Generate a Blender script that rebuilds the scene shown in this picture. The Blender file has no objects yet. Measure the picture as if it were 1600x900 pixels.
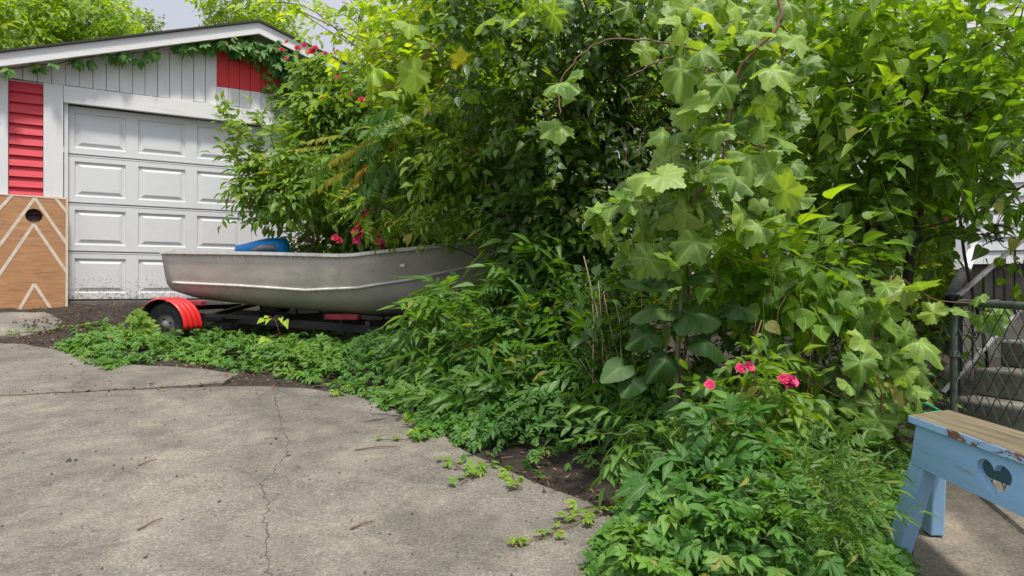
import bpy, math, random
import numpy as np
from mathutils import Vector, Matrix
rng = np.random.default_rng(7)
random.seed(7)
R = math.radians
SC = bpy.context.scene
COL = SC.collection

# ------------------------------------------------------------ camera, light, exposure
EYE = 0.93
FPX = 1110.0
cam_d = bpy.data.cameras.new('camera')
cam = bpy.data.objects.new('camera', cam_d)
COL.objects.link(cam)
cam.location = (0, 0, EYE)
cam.rotation_euler = (R(90), 0, 0)
cam_d.sensor_width = 36.0
cam_d.lens = 36.0 * FPX / 1600.0
cam_d.clip_start = 0.05
cam_d.clip_end = 500
SC.camera = cam

SUN_DIR = Vector((0.14, -0.34, 0.92)).normalized()
sun_el = math.asin(SUN_DIR.z)
sun_az = math.atan2(SUN_DIR.x, SUN_DIR.y)
w = bpy.data.worlds.new('World')
SC.world = w
w.use_nodes = True
nt = w.node_tree
nt.nodes.clear()
out = nt.nodes.new('ShaderNodeOutputWorld')
bg = nt.nodes.new('ShaderNodeBackground')
sky = nt.nodes.new('ShaderNodeTexSky')
sky.sky_type = 'NISHITA'
sky.sun_disc = False
sky.sun_elevation = sun_el
sky.sun_rotation = sun_az
sky.air_density = 1.0
sky.dust_density = 3.0
# thin bright cloud veil over the sky
tc = nt.nodes.new('ShaderNodeTexCoord')
nz = nt.nodes.new('ShaderNodeTexNoise')
nz.inputs['Scale'].default_value = 2.2
nz.inputs['Detail'].default_value = 5
rp = nt.nodes.new('ShaderNodeMapRange')
rp.inputs['From Min'].default_value = 0.3
rp.inputs['From Max'].default_value = 0.7
rp.inputs['To Min'].default_value = 0.72
rp.inputs['To Max'].default_value = 0.9
mx = nt.nodes.new('ShaderNodeMix')
mx.data_type = 'RGBA'
nt.links.new(tc.outputs['Generated'], nz.inputs['Vector'])
nt.links.new(nz.outputs['Fac'], rp.inputs['Value'])
nt.links.new(rp.outputs['Result'], mx.inputs['Factor'])
nt.links.new(sky.outputs['Color'], mx.inputs[6])
# the veil is brighter overhead than near the horizon
sxyz = nt.nodes.new('ShaderNodeSeparateXYZ'); nt.links.new(tc.outputs['Generated'], sxyz.inputs[0])
el = nt.nodes.new('ShaderNodeMapRange'); el.inputs['From Min'].default_value = 0.35; el.inputs['From Max'].default_value = 0.9
el.inputs['To Min'].default_value = 1.0; el.inputs['To Max'].default_value = 2.3
nt.links.new(sxyz.outputs['Z'], el.inputs['Value'])
vm_ = nt.nodes.new('ShaderNodeVectorMath'); vm_.operation = 'SCALE'; vm_.inputs[0].default_value = (5.3, 5.4, 5.95)
nt.links.new(el.outputs['Result'], vm_.inputs['Scale'])
nt.links.new(vm_.outputs['Vector'], mx.inputs[7])
nt.links.new(mx.outputs[2], bg.inputs['Color'])
bg.inputs['Strength'].default_value = 0.1
nt.links.new(bg.outputs['Background'], out.inputs['Surface'])

sd = bpy.data.lights.new('sun', 'SUN')
sd.energy = 3.4
sd.angle = R(7.0)
sd.color = (1.0, 0.95, 0.86)
so = bpy.data.objects.new('sun', sd)
COL.objects.link(so)
so.rotation_euler = SUN_DIR.to_track_quat('Z', 'Y').to_euler()
so.location = (10, 10, 20)

SC.view_settings.view_transform = 'Standard'
SC.view_settings.look = 'None'
SC.view_settings.exposure = 0.40
SC.view_settings.gamma = 1
SC.view_settings.use_curve_mapping = False
SC.cycles.max_bounces = 6
SC.cycles.transmission_bounces = 4
SC.cycles.transparent_max_bounces = 4
SC.cycles.diffuse_bounces = 4
SC.cycles.glossy_bounces = 2

# ------------------------------------------------------------ helpers
def P(px, py, Y):
    """point seen at photograph pixel (px,py) at depth Y"""
    return np.array([(px - 800) / FPX * Y, Y, EYE - (py - 450) / FPX * Y])

def smooth(a, b, x):
    t = np.clip((x - a) / (b - a), 0, 1)
    return t * t * (3 - 2 * t)

_gy = np.array([-8, -3, 0, 2.3, 4, 5.9, 6.6, 7.25, 7.8, 9, 20, 80])
_gz = np.array([-.5, -.3, -.12, 0.0, .17, .375, .53, .72, .80, .82, .85, .9])
def G(x, y):
    x = np.asarray(x, float); y = np.asarray(y, float)
    a = y - 0.608 * np.clip(x + 4.8, -1, 4.0) * smooth(5.0, 8.0, y)
    z = 0
    for d, wgt in ((-.35, .25), (0, .5), (.35, .25)):
        z = z + wgt * np.interp(a + d, _gy, _gz)
    return z
def pg(px, py):
    """photograph pixel -> point on the ground"""
    for Y in np.arange(1.0, 30, .01):
        p = P(px, py, Y)
        if p[2] <= G(p[0], p[1]):
            return (p[0], p[1])
    return (p[0], p[1])

def inpoly(x, y, poly):
    x = np.asarray(x); y = np.asarray(y)
    r = np.zeros(x.shape, bool)
    n = len(poly)
    for i in range(n):
        x0, y0 = poly[i]; x1, y1 = poly[(i + 1) % n]
        c = ((y0 > y) != (y1 > y)) & (x < (x1 - x0) * (y - y0) / ((y1 - y0) + 1e-12) + x0)
        r ^= c
    return r
def polydist(x, y, poly):
    d = np.full(np.shape(x), 1e9); nx = np.zeros(np.shape(x)); ny = np.zeros(np.shape(x))
    n = len(poly)
    for i in range(n):
        x0, y0 = poly[i]; x1, y1 = poly[(i + 1) % n]
        dx, dy = x1 - x0, y1 - y0
        t = np.clip(((x - x0) * dx + (y - y0) * dy) / (dx * dx + dy * dy + 1e-12), 0, 1)
        cx, cy = x0 + t * dx, y0 + t * dy
        dd = np.hypot(x - cx, y - cy)
        m = dd < d
        d = np.where(m, dd, d); nx = np.where(m, cx, nx); ny = np.where(m, cy, ny)
    return d, nx, ny

def tag(o, label=None, cat=None, group=None, kind=None):
    if label: o['label'] = label
    if cat: o['category'] = cat
    if group: o['group'] = group
    if kind: o['kind'] = kind
    return o
def empty(name, loc=(0, 0, 0), rz=0, label=None, cat=None, group=None):
    o = bpy.data.objects.new(name, None)
    COL.objects.link(o)
    o.location = [float(v) for v in loc]
    o.rotation_euler = (0, 0, rz)
    o.empty_display_size = .1
    return tag(o, label, cat, group)

class MB:
    def __init__(s): s.v = []; s.f = []; s.m = []; s.n = 0
    def add(s, V, F, mi=0):
        V = [tuple(float(c) for c in p) for p in V]
        s.v += V
        s.f += [tuple(i + s.n for i in f) for f in F]
        s.m += [mi] * len(F)
        s.n += len(V)
        return s
    def box(s, c, d, M=None, mi=0, bev=0):
        x, y, z = [k / 2 for k in d]
        V = [(a * x, b * y, e * z) for a in (-1, 1) for b in (-1, 1) for e in (-1, 1)]
        F = [(0, 1, 3, 2), (4, 6, 7, 5), (0, 4, 5, 1), (2, 3, 7, 6), (0, 2, 6, 4), (1, 5, 7, 3)]
        V = [Vector(p) for p in V]
        if M: V = [M @ p for p in V]
        return s.add([p + Vector(c) for p in V], F, mi)
    def bar(s, p0, p1, w_, h_, up=(0, 0, 1), mi=0):
        p0 = Vector(p0); p1 = Vector(p1); d = (p1 - p0)
        L = d.length; d.normalize(); sd_ = d.cross(Vector(up)).normalized(); u = sd_.cross(d)
        V = []
        for p in (p0, p1):
            for a, b in ((-1, -1), (1, -1), (1, 1), (-1, 1)):
                V.append(p + sd_ * a * w_ / 2 + u * b * h_ / 2)
        return s.add(V, [(0, 3, 2, 1), (4, 5, 6, 7), (0, 1, 5, 4), (1, 2, 6, 5), (2, 3, 7, 6), (3, 0, 4, 7)], mi)
    def tube(s, pts, rad, seg=8, mi=0, caps=True):
        pts = [Vector([float(c) for c in p]) for p in pts]
        n = len(pts)
        if not hasattr(rad, '__len__'): rad = [rad] * n
        prev = None; V = []
        for i, p in enumerate(pts):
            t = (pts[min(i + 1, n - 1)] - pts[max(i - 1, 0)])
            if t.length < 1e-9: t = Vector((0, 0, 1))
            t.normalize()
            if prev is None:
                a = Vector((0, 0, 1)) if abs(t.z) < .9 else Vector((1, 0, 0))
                prev = t.cross(a).normalized()
            else:
                prev = (prev - t * prev.dot(t))
                if prev.length < 1e-6: prev = t.orthogonal()
                prev.normalize()
            b = t.cross(prev)
            for k in range(seg):
                an = 2 * math.pi * k / seg
                V.append(p + (prev * math.cos(an) + b * math.sin(an)) * rad[i])
        F = []
        for i in range(n - 1):
            for k in range(seg):
                k2 = (k + 1) % seg
                F.append((i * seg + k, i * seg + k2, (i + 1) * seg + k2, (i + 1) * seg + k))
        if caps:
            F.append(tuple(range(seg))[::-1]); F.append(tuple((n - 1) * seg + k for k in range(seg)))
        return s.add(V, F, mi)
    def build(s, name, mats, parent=None, smooth_=False, bevel=0, solid=0, sub=0):
        me = bpy.data.meshes.new(name)
        me.from_pydata(s.v, [], s.f)
        if not isinstance(mats, (list, tuple)): mats = [mats]
        for m in mats: me.materials.append(m)
        me.polygons.foreach_set('material_index', s.m)
        if smooth_:
            me.polygons.foreach_set('use_smooth', [True] * len(me.polygons))
        me.update()
        o = bpy.data.objects.new(name, me)
        COL.objects.link(o)
        if parent: o.parent = parent
        if solid:
            md = o.modifiers.new('solid', 'SOLIDIFY'); md.thickness = solid; md.offset = 0
        if bevel:
            md = o.modifiers.new('bevel', 'BEVEL'); md.width = bevel; md.segments = 2; md.limit_method = 'ANGLE'; md.angle_limit = R(35)
        if sub:
            md = o.modifiers.new('sub', 'SUBSURF'); md.levels = sub; md.render_levels = sub
        return o

# ------------------------------------------------------------ materials
def newmat(name):
    m = bpy.data.materials.new(name); m.use_nodes = True
    t = m.node_tree
    return m, t, t.nodes['Principled BSDF']
def N(t, typ, **kw):
    n = t.nodes.new(typ)
    for k, v in kw.items():
        if k in n.inputs: n.inputs[k].default_value = v
        else: setattr(n, k, v)
    return n
def ramp(t, fac, stops):
    r = t.nodes.new('ShaderNodeValToRGB')
    el = r.color_ramp.elements
    while len(el) < len(stops): el.new(.5)
    for e, (p, c) in zip(el, stops):
        e.position = p; e.color = (*c, 1) if len(c) == 3 else c
    t.links.new(fac, r.inputs['Fac'])
    return r.outputs['Color']
def mixc(t, fac, a, b, mode='MIX'):
    m = t.nodes.new('ShaderNodeMix'); m.data_type = 'RGBA'; m.blend_type = mode
    for sock, val in ((m.inputs['Factor'], fac), (m.inputs[6], a), (m.inputs[7], b)):
        if isinstance(val, (int, float)): sock.default_value = val
        elif isinstance(val, (tuple, list)): sock.default_value = (*val, 1) if len(val) == 3 else val
        else: t.links.new(val, sock)
    return m.outputs[2]
def noise(t, scale, detail=4, rough=.55, coord='Object', stretch=None, dist=0):
    c = t.nodes.new('ShaderNodeTexCoord')
    n = N(t, 'ShaderNodeTexNoise', Scale=scale, Detail=detail, Roughness=rough, Distortion=dist)
    src = c.outputs[coord]
    if stretch:
        mp = t.nodes.new('ShaderNodeMapping'); mp.inputs['Scale'].default_value = stretch
        t.links.new(src, mp.inputs['Vector']); src = mp.outputs['Vector']
    t.links.new(src, n.inputs['Vector'])
    return n.outputs['Fac']
def bump(t, p, h, dist=.01, strength=.5):
    b = N(t, 'ShaderNodeBump', Distance=dist, Strength=strength)
    t.links.new(h, b.inputs['Height']); t.links.new(b.outputs['Normal'], p.inputs['Normal'])

def mat_simple(name, col, rough=.5, metal=0, var=.25, scale=6, bmp=.0, bscale=40, dirt=None, dirtamt=.4, spec=.5, stretch=None):
    m, t, p = newmat(name)
    n = noise(t, scale, 6, .6, stretch=stretch)
    c2 = tuple(max(0, k * (1 - var)) for k in col); c3 = tuple(min(1, k * (1 + var * .6)) for k in col)
    c = ramp(t, n, [(.3, c2), (.55, col), (.75, c3)])
    if dirt:
        d = noise(t, scale * 2.7 + 1, 8, .7)
        f = ramp(t, d, [(.52, (0, 0, 0)), (.72, (dirtamt,) * 3)])
        c = mixc(t, f, c, dirt)
    t.links.new(c, p.inputs['Base Color'])
    rr = N(t, 'ShaderNodeMapRange'); rr.inputs['To Min'].default_value = max(.05, rough - .12); rr.inputs['To Max'].default_value = min(1, rough + .15)
    t.links.new(n, rr.inputs['Value']); t.links.new(rr.outputs['Result'], p.inputs['Roughness'])
    p.inputs['Metallic'].default_value = metal
    p.inputs['Specular IOR Level'].default_value = spec
    if bmp: bump(t, p, noise(t, bscale, 6, .6, stretch=stretch), bmp, .6)
    return m

def mat_paintwood(name, col, grain=(60, 60, 4), chip=.69, chipcol=(.12, .11, .1), rough=.6, under=None, dirtlow=None):
    m, t, p = newmat(name)
    g = noise(t, 1.0, 6, .65, stretch=grain)
    big = noise(t, 1.7, 5, .6)
    c = mixc(t, big, tuple(k * .86 for k in col), tuple(min(1, k * 1.06) for k in col))
    c = mixc(t, ramp(t, g, [(.45, (0, 0, 0)), (.75, (.35, .35, .35))]), c, tuple(k * .72 for k in col))
    ch = noise(t, 1.0, 7, .72, stretch=tuple(k * .35 for k in grain), dist=.4)
    f = ramp(t, ch, [(chip, (0, 0, 0)), (chip + .02, (1, 1, 1))])
    c = mixc(t, f, c, chipcol)
    t.links.new(c, p.inputs['Base Color'])
    p.inputs['Roughness'].default_value = rough
    h = mixc(t, f, g, (0, 0, 0))
    bump(t, p, h, .004, .6)
    return m

def leafmat(name, dark, mid, light, trans=.38, rough=.42, tcol=(2.1, 1.95, .45), spec=.45, spots=None):
    """per-leaf hue comes from the 'tint' attribute, midrib and side veins from the UVs"""
    if 'dead' not in name and 'lime' not in name: dark, mid, light = [(c[0] * 1.22, c[1] * 1.04, c[2] * .85) for c in (dark, mid, light)]
    m, t, p = newmat(name)
    at = N(t, 'ShaderNodeAttribute'); at.attribute_name = 'tint'
    geo = N(t, 'ShaderNodeNewGeometry')
    ad = N(t, 'ShaderNodeMath', operation='MULTIPLY_ADD'); ad.inputs[1].default_value = .22
    t.links.new(geo.outputs['Random Per Island'], ad.inputs[0]); t.links.new(at.outputs['Fac'], ad.inputs[2])
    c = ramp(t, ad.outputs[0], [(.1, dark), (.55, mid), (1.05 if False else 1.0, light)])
    uv = N(t, 'ShaderNodeUVMap'); uv.uv_map = 'uv'
    sp = N(t, 'ShaderNodeSeparateXYZ'); t.links.new(uv.outputs['UV'], sp.inputs[0])
    ab = N(t, 'ShaderNodeMath', operation='ABSOLUTE'); t.links.new(sp.outputs['X'], ab.inputs[0])
    mr = N(t, 'ShaderNodeMapRange'); mr.inputs['From Min'].default_value = .03; mr.inputs['From Max'].default_value = .1
    mr.inputs['To Min'].default_value = 1; mr.inputs['To Max'].default_value = 0
    t.links.new(ab.outputs[0], mr.inputs['Value'])
    q = N(t, 'ShaderNodeMath', operation='MULTIPLY_ADD'); q.inputs[1].default_value = -.45
    t.links.new(ab.outputs[0], q.inputs[0]); t.links.new(sp.outputs['Y'], q.inputs[2])
    q2 = N(t, 'ShaderNodeMath', operation='MULTIPLY'); q2.inputs[1].default_value = 40
    t.links.new(q.outputs[0], q2.inputs[0])
    sn = N(t, 'ShaderNodeMath', operation='SINE'); t.links.new(q2.outputs[0], sn.inputs[0])
    v2 = N(t, 'ShaderNodeMapRange'); v2.inputs['From Min'].default_value = .75; v2.inputs['From Max'].default_value = 1; v2.inputs['To Max'].default_value = .5
    t.links.new(sn.outputs[0], v2.inputs['Value'])
    vm = N(t, 'ShaderNodeMath', operation='MAXIMUM'); t.links.new(mr.outputs[0], vm.inputs[0]); t.links.new(v2.outputs[0], vm.inputs[1])
    vs = N(t, 'ShaderNodeMath', operation='MULTIPLY'); vs.inputs[1].default_value = .38; t.links.new(vm.outputs[0], vs.inputs[0])
    c = mixc(t, vs.outputs[0], c, tuple(min(1, k * 1.5 + .03) for k in light))
    if 'dead' not in name and 'lime' not in name:
        c = mixc(t, ramp(t, geo.outputs['Random Per Island'], [(.975, (0, 0, 0)), (.985, (.8,) * 3)]), c, (.30, .26, .05))
        hl = ramp(t, noise(t, 55, 3, .6), [(.70, (0, 0, 0)), (.74, (.7,) * 3)])
        c = mixc(t, hl, c, (.20, .13, .05))
    n = noise(t, 14, 3)
    c = mixc(t, ramp(t, n, [(.35, (.0,) * 3), (.7, (.35,) * 3)]), c, tuple(k * .75 for k in mid))
    if spots:
        s_ = noise(t, 130, 2)
        c = mixc(t, ramp(t, s_, [(.66, (0, 0, 0)), (.7, (.8,) * 3)]), c, spots)
    t.links.new(c, p.inputs['Base Color'])
    p.inputs['Roughness'].default_value = rough
    p.inputs['Specular IOR Level'].default_value = spec
    bump(t, p, mixc(t, .5, vm.outputs[0], noise(t, 60, 3, .6)), .004, .5)
    tr = N(t, 'ShaderNodeBsdfTranslucent')
    tc_ = mixc(t, 1.0, c, tcol, 'MULTIPLY')
    t.links.new(tc_, tr.inputs['Color'])
    ms = N(t, 'ShaderNodeMixShader'); ms.inputs['Fac'].default_value = trans
    t.links.new(p.outputs[0], ms.inputs[1]); t.links.new(tr.outputs[0], ms.inputs[2])
    t.links.new(ms.outputs[0], t.nodes['Material Output'].inputs['Surface'])
    return m

M = {}
M['white'] = mat_paintwood('white_paint', (.72, .72, .735), chip=.705)
M['white_h'] = mat_paintwood('white_paint_horizontal', (.74, .74, .75), grain=(4, 60, 60), chip=.715)
M['red'] = mat_paintwood('red_paint', (.66, .03, .035), chip=.8, rough=.6)
M['red_h'] = mat_paintwood('red_paint_horizontal', (.60, .035, .055), grain=(4, 40, 50), chip=.8, rough=.5)
M['doorwhite'] = mat_simple('door_paint', (.66, .67, .69), .62, var=.06, scale=2, bmp=.0008, bscale=1, stretch=(8, 90, 160), dirt=(.34, .33, .3), dirtamt=.12)
M['blackmetal'] = mat_simple('black_metal', (.018, .018, .02), .45, .0, .4, 9, .001, 80, dirt=(.07, .05, .03))
M['rubber'] = mat_simple('rubber', (.03, .03, .032), .8, 0, .35, 12, .002, 60, dirt=(.11, .10, .08), dirtamt=.7)
t = M['doorwhite'].node_tree; p = t.nodes['Principled BSDF']
src = p.inputs['Base Color'].links[0].from_socket
co = t.nodes.new('ShaderNodeTexCoord'); s_ = t.nodes.new('ShaderNodeSeparateXYZ'); t.links.new(co.outputs['Object'], s_.inputs[0])
mr = N(t, 'ShaderNodeMapRange'); mr.inputs['From Min'].default_value = .80; mr.inputs['From Max'].default_value = 1.45; mr.inputs['To Min'].default_value = .19; mr.inputs['To Max'].default_value = -.05
t.links.new(s_.outputs['Z'], mr.inputs['Value'])
ns = noise(t, 45, 6, .8); a_ = N(t, 'ShaderNodeMath', operation='ADD'); t.links.new(ns, a_.inputs[0]); t.links.new(mr.outputs[0], a_.inputs[1])
t.links.new(mixc(t, ramp(t, a_.outputs[0], [(.66, (0, 0, 0)), (.74, (.75,) * 3)]), src, (.13, .115, .09)), p.inputs['Base Color'])
M['redplastic'] = mat_simple('red_fender_paint', (.62, .018, .02), .32, 0, .14, 5, .0006, 50, dirt=(.25, .02, .02), dirtamt=.3)
M['pad'] = mat_simple('faded_red_pad', (.36, .035, .055), .75, 0, .25, 12, .002, 90)
M['oldrim'] = mat_simple('rusty_rim', (.26, .25, .23), .6, .3, .3, 14, .001, 60, dirt=(.10, .045, .02), dirtamt=.9)
M['grey_backing'] = mat_simple('grey_backing_board', (.22, .22, .22), .8)  # even grey, seen in the gaps between the gable boards
M['blue_pl'] = mat_simple('blue_plastic', (.01, .27, .78), .3, 0, .12, 5)
M['grey_pl'] = mat_simple('grey_plastic', (.3, .32, .34), .5, 0, .12, 5)
M['yellow'] = mat_simple('yellow_sticker', (.75, .5, .02), .5, 0, .15, 20)
M['galv'] = mat_simple('galvanised_paint', (.10, .12, .11), .5, .3, .4, 14, .001, 60, dirt=(.07, .04, .02))
M['greenwire'] = mat_simple('green_wire', (.025, .06, .05), .4, .2, .3, 20)
M['rail'] = mat_simple('railing_paint', (.38, .36, .37), .5, .1, .3, 15, .001, 60, dirt=(.07, .05, .05), dirtamt=.7)
M['iron'] = mat_simple('wrought_iron', (.02, .02, .022), .45, .2, .3, 20)
M['bark'] = mat_simple('bark', (.075, .060, .048), .9, 0, .5, 9, .012, 30, stretch=(3, 3, .6))
M['bark_dark'] = mat_simple('dark_bark', (.05, .036, .03), .9, 0, .5, 9, .012, 30, stretch=(3, 3, .6))
M['drystem'] = mat_simple('dry_stem', (.42, .33, .20), .8, 0, .3, 20)
M['greenstem'] = mat_simple('green_stem', (.13, .17, .05), .6, 0, .3, 20)
M['redstem'] = mat_simple('brown_vine_stem', (.16, .085, .05), .7, 0, .3, 20)
M['hose'] = mat_simple('green_hose', (.01, .35, .17), .35, 0, .1, 20)
M['shingle'] = mat_simple('shingle', (.045, .042, .04), .9, 0, .4, 20, .004, 60)

def mat_concrete(name, base=(.190, .172, .142), dark=(.108, .097, .082), lightc=(.30, .268, .212), agg=1.0):
    m, t, p = newmat(name)
    big = noise(t, .9, 5, .6, dist=.3)
    mid = noise(t, 3.3, 7, .65, dist=.6)
    fine = noise(t, 95, 5, .75)
    c = mixc(t, ramp(t, big, [(.40, (0, 0, 0)), (.60, (1, 1, 1))]), dark, base)
    blot = noise(t, 1.9, 6, .7, dist=1.2)
    c = mixc(t, ramp(t, blot, [(.50, (0, 0, 0)), (.60, (.55,) * 3)]), c, tuple(k * .62 for k in dark))
    c = mixc(t, ramp(t, mid, [(.52, (0, 0, 0)), (.70, (.85,) * 3)]), c, lightc)
    c = mixc(t, ramp(t, fine, [(.3, (0, 0, 0)), (.7, (1, 1, 1))]), mixc(t, .62, c, (.035, .032, .028)), mixc(t, .24, c, (.55, .52, .46)))
    co = t.nodes.new('ShaderNodeTexCoord')
    vo = N(t, 'ShaderNodeTexVoronoi', Scale=150.0); t.links.new(co.outputs['Object'], vo.inputs['Vector'])
    sp = N(t, 'ShaderNodeSeparateColor'); t.links.new(vo.outputs['Color'], sp.inputs[0])
    peb = ramp(t, sp.outputs[0], [(0, (.055, .05, .046)), (.25, (.15, .135, .115)), (.6, (.19, .175, .15)), (.93, (.27, .25, .22)), (1, (.46, .44, .40))])
    wear = noise(t, 2.1, 5, .6)
    c = mixc(t, ramp(t, wear, [(.3, (.08 * agg,) * 3), (.62, (.45 * agg,) * 3)]), c, peb)
    st = noise(t, 9, 4, .6)
    c = mixc(t, ramp(t, st, [(.70, (0, 0, 0)), (.78, (.5,) * 3)]), c, (.07, .06, .05))
    m1 = ramp(t, noise(t, 1.15, 7, .68, dist=.9), [(.36, (.70, .69, .68)), (.5, (.92, .91, .90)), (.62, (1.12, 1.10, 1.05))])
    c = mixc(t, 1.0, c, m1, 'MULTIPLY')
    m2 = ramp(t, noise(t, 6.5, 6, .7, dist=.5), [(.32, (.80, .79, .78)), (.5, (1, 1, 1)), (.70, (1.14, 1.12, 1.06))])
    c = mixc(t, 1.0, c, m2, 'MULTIPLY')
    t.links.new(c, p.inputs['Base Color'])
    p.inputs['Roughness'].default_value = .93
    p.inputs['Specular IOR Level'].default_value = .25
    h = mixc(t, .5, fine, vo.outputs['Distance'])
    bump(t, p, h, .004, .55)
    return m
M['concrete'] = mat_concrete('driveway_concrete')
M['concrete2'] = mat_concrete('path_concrete', (.20, .165, .125), (.12, .10, .075), (.28, .24, .18), .6)
M['stepconc'] = mat_concrete('step_concrete', (.30, .275, .245), (.17, .155, .135), (.40, .37, .33), .3)

def mat_soil():
    m, t, p = newmat('soil')
    n = noise(t, 28, 8, .75); n2 = noise(t, 1.3, 4, .6)
    c = ramp(t, n, [(.3, (.012, .009, .007)), (.5, (.032, .024, .018)), (.62, (.06, .045, .033)), (.75, (.14, .10, .07))])
    c = mixc(t, ramp(t, n2, [(.4, (0, 0, 0)), (.7, (.5,) * 3)]), c, (.045, .033, .024))
    t.links.new(c, p.inputs['Base Color']); p.inputs['Roughness'].default_value = .95
    bump(t, p, n, .03, .9)
    return m
M['soil'] = mat_soil()
M['crack'] = mat_simple('crack_dirt', (.075, .066, .054), .95, 0, .5, 60, .003, 120)
M['litter'] = leafmat('dead_leaves', (.05, .022, .012), (.16, .07, .035), (.30, .16, .08), trans=.1, rough=.7, tcol=(1, .9, .6), spec=.2)
M['twig'] = mat_simple('twig', (.17, .10, .06), .8, 0, .35, 40)
M['pebble'] = mat_simple('pebble', (.07, .065, .06), .85, 0, .8, 8)

# leaves: dark / mid / light
M['L_creeper'] = leafmat('creeper_leaf', (.022, .095, .022), (.055, .185, .032), (.14, .30, .04), .32, .5)
M['L_creeper_y'] = leafmat('creeper_leaf_young', (.06, .15, .02), (.11, .25, .03), (.19, .34, .04), .35, .5)
M['L_ash'] = leafmat('ash_leaf', (.03, .10, .024), (.065, .185, .032), (.14, .29, .04), .38, .42)
M['L_tree'] = leafmat('tree_leaf', (.02, .065, .014), (.05, .13, .018), (.16, .29, .025), .45, .36)
M['L_yel'] = leafmat('yellow_green_leaf', (.06, .15, .018), (.14, .29, .028), (.30, .45, .04), .5, .45)
M['L_far'] = leafmat('far_leaf', (.08, .18, .022), (.17, .33, .035), (.33, .47, .05), .5, .5)
M['L_fardark'] = leafmat('far_dark_leaf', (.04, .09, .02), (.09, .17, .03), (.18, .27, .04), .4, .5)
M['L_grape'] = leafmat('grape_leaf', (.055, .14, .03), (.115, .245, .05), (.22, .37, .085), .4, .46, spec=.45, spots=(.30, .34, .2))
M['L_box'] = leafmat('box_elder_leaf', (.035, .10, .016), (.08, .20, .025), (.22, .39, .035), .5, .48, spec=.45)
M['L_big'] = leafmat('big_leaf', (.018, .065, .014), (.032, .10, .02), (.06, .15, .03), .3, .55)
M['L_rose'] = leafmat('rose_leaf', (.04, .12, .022), (.085, .21, .03), (.20, .34, .035), .38, .42)
M['L_weed'] = leafmat('weed_leaf', (.025, .085, .018), (.05, .14, .025), (.12, .25, .035), .33, .45)
M['L_lime'] = leafmat('lime_leaf', (.25, .38, .03), (.36, .50, .04), (.50, .60, .06), .5, .5)
M['L_autumn'] = leafmat('turning_leaf', (.10, .20, .02), (.30, .36, .03), (.50, .26, .04), .45, .5, tcol=(1.5, 1.3, .5))
M['pink'] = mat_simple('pink_petal', (.72, .035, .16), .55, 0, .35, 60)
M['crimson'] = mat_simple('crimson_petal', (.50, .008, .05), .55, 0, .4, 60)
M['orange'] = mat_simple('orange_petal', (.75, .12, .05), .6, 0, .3, 60)

# ------------------------------------------------------------ leaf templates
def T(V, F, UV):
    return dict(V=np.array(V, float), F=np.array(F, int), UV=np.array(UV, float))
def strip_leaf(ws, fold=.18, droop=.22, wid=1.0, asym=0, curl=0):
    """ws: [(v, halfwidth)], length 1, midrib folded"""
    V = []; UV = []
    kk = random.uniform(-.12, .12)
    for v, h in ws:
        z = -droop * v * v
        for k, u in enumerate((-1, 0, 1)):
            hh = h * wid
            V.append((u * hh + kk * math.sin(v * 3), v - abs(u) * h * .18 + asym * u * .03, z + abs(u) * fold * h * 2 - abs(u) * curl * v))
            UV.append((u * min(1, h * 2.2 + .1), v))
    F = []
    for i in range(len(ws) - 1):
        a = 3 * i
        for k in (0, 1):
            F.append((a + k, a + k + 1, a + k + 4)); F.append((a + k, a + k + 4, a + k + 3))
    return T(V, F, UV)
OV = [(0, .01), (.08, .2), (.3, .34), (.55, .29), (.8, .13), (1, .005)]
HEART = [(0, .03), (.05, .19), (.16, .31), (.34, .36), (.54, .30), (.74, .17), (.89, .06), (1, .004)]
LAN = [(0, .01), (.2, .12), (.45, .155), (.75, .085), (1, .004)]
LEAFLET = [(0, .01), (.25, .17), (.55, .24), (.8, .14), (1, .004)]
NARROW = [(0, .01), (.3, .10), (.6, .085), (1, .002)]
def polar_leaf(rf, n=30, rings=(.5, 1), cup=.1, rip=.05, y0=.28):
    V = [(0, y0, 0)]; UV = [(0, y0)]
    ph = random.random() * 6
    for q in rings:
        for k in range(n):
            th = -math.pi + 2 * math.pi * (k + .5) / n      # 0 = tip direction
            r = rf(th) * q if q == 1 else min(rf(th) * q * 1.05, .95 * rf(th))
            x, y = r * math.sin(th), y0 + r * math.cos(th)
            z = -cup * (q * q) * (0.4 + .6 * abs(math.cos(th))) + rip * q * math.sin(5 * th + ph)
            V.append((x, y, z)); dv = min(abs(th - q_) for q_ in (0, 1.04, -1.04, 1.98, -1.98)) if n > 42 else None; UV.append((x * 1.3, y) if dv is None else (min(1, r * math.sin(dv) * 1.5), .5 * r + y * .5))
    F = []
    for k in range(n):
        k2 = (k + 1) % n
        if k == n - 1: continue
        F.append((0, 1 + k2, 1 + k))
        for i in range(len(rings) - 1):
            a = 1 + i * n
            F.append((a + k, a + k2, a + n + k2)); F.append((a + k, a + n + k2, a + n + k))
    return T(V, F, UV)
def grape_r(th):
    a = abs(th)
    base = .53
    for c, wd, h in ((0, .30, .24), (1.04, .28, .17), (1.98, .30, .08)):
        base += h * math.exp(-((a - c) / wd) ** 2)
    if a > 2.6: base *= max(.38, 1 - (a - 2.6) * 1.2)
    return base + .042 * math.sin(a * 22)
def heart_r(th):
    a = abs(th)
    r = .50 + .24 * math.exp(-(a / .42) ** 2) + .07 * math.exp(-((a - 2.0) / .6) ** 2)
    if a > 2.75: r *= max(.45, 1 - (a - 2.75) * 1.5)
    return r + .012 * math.sin(a * 23)
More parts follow.
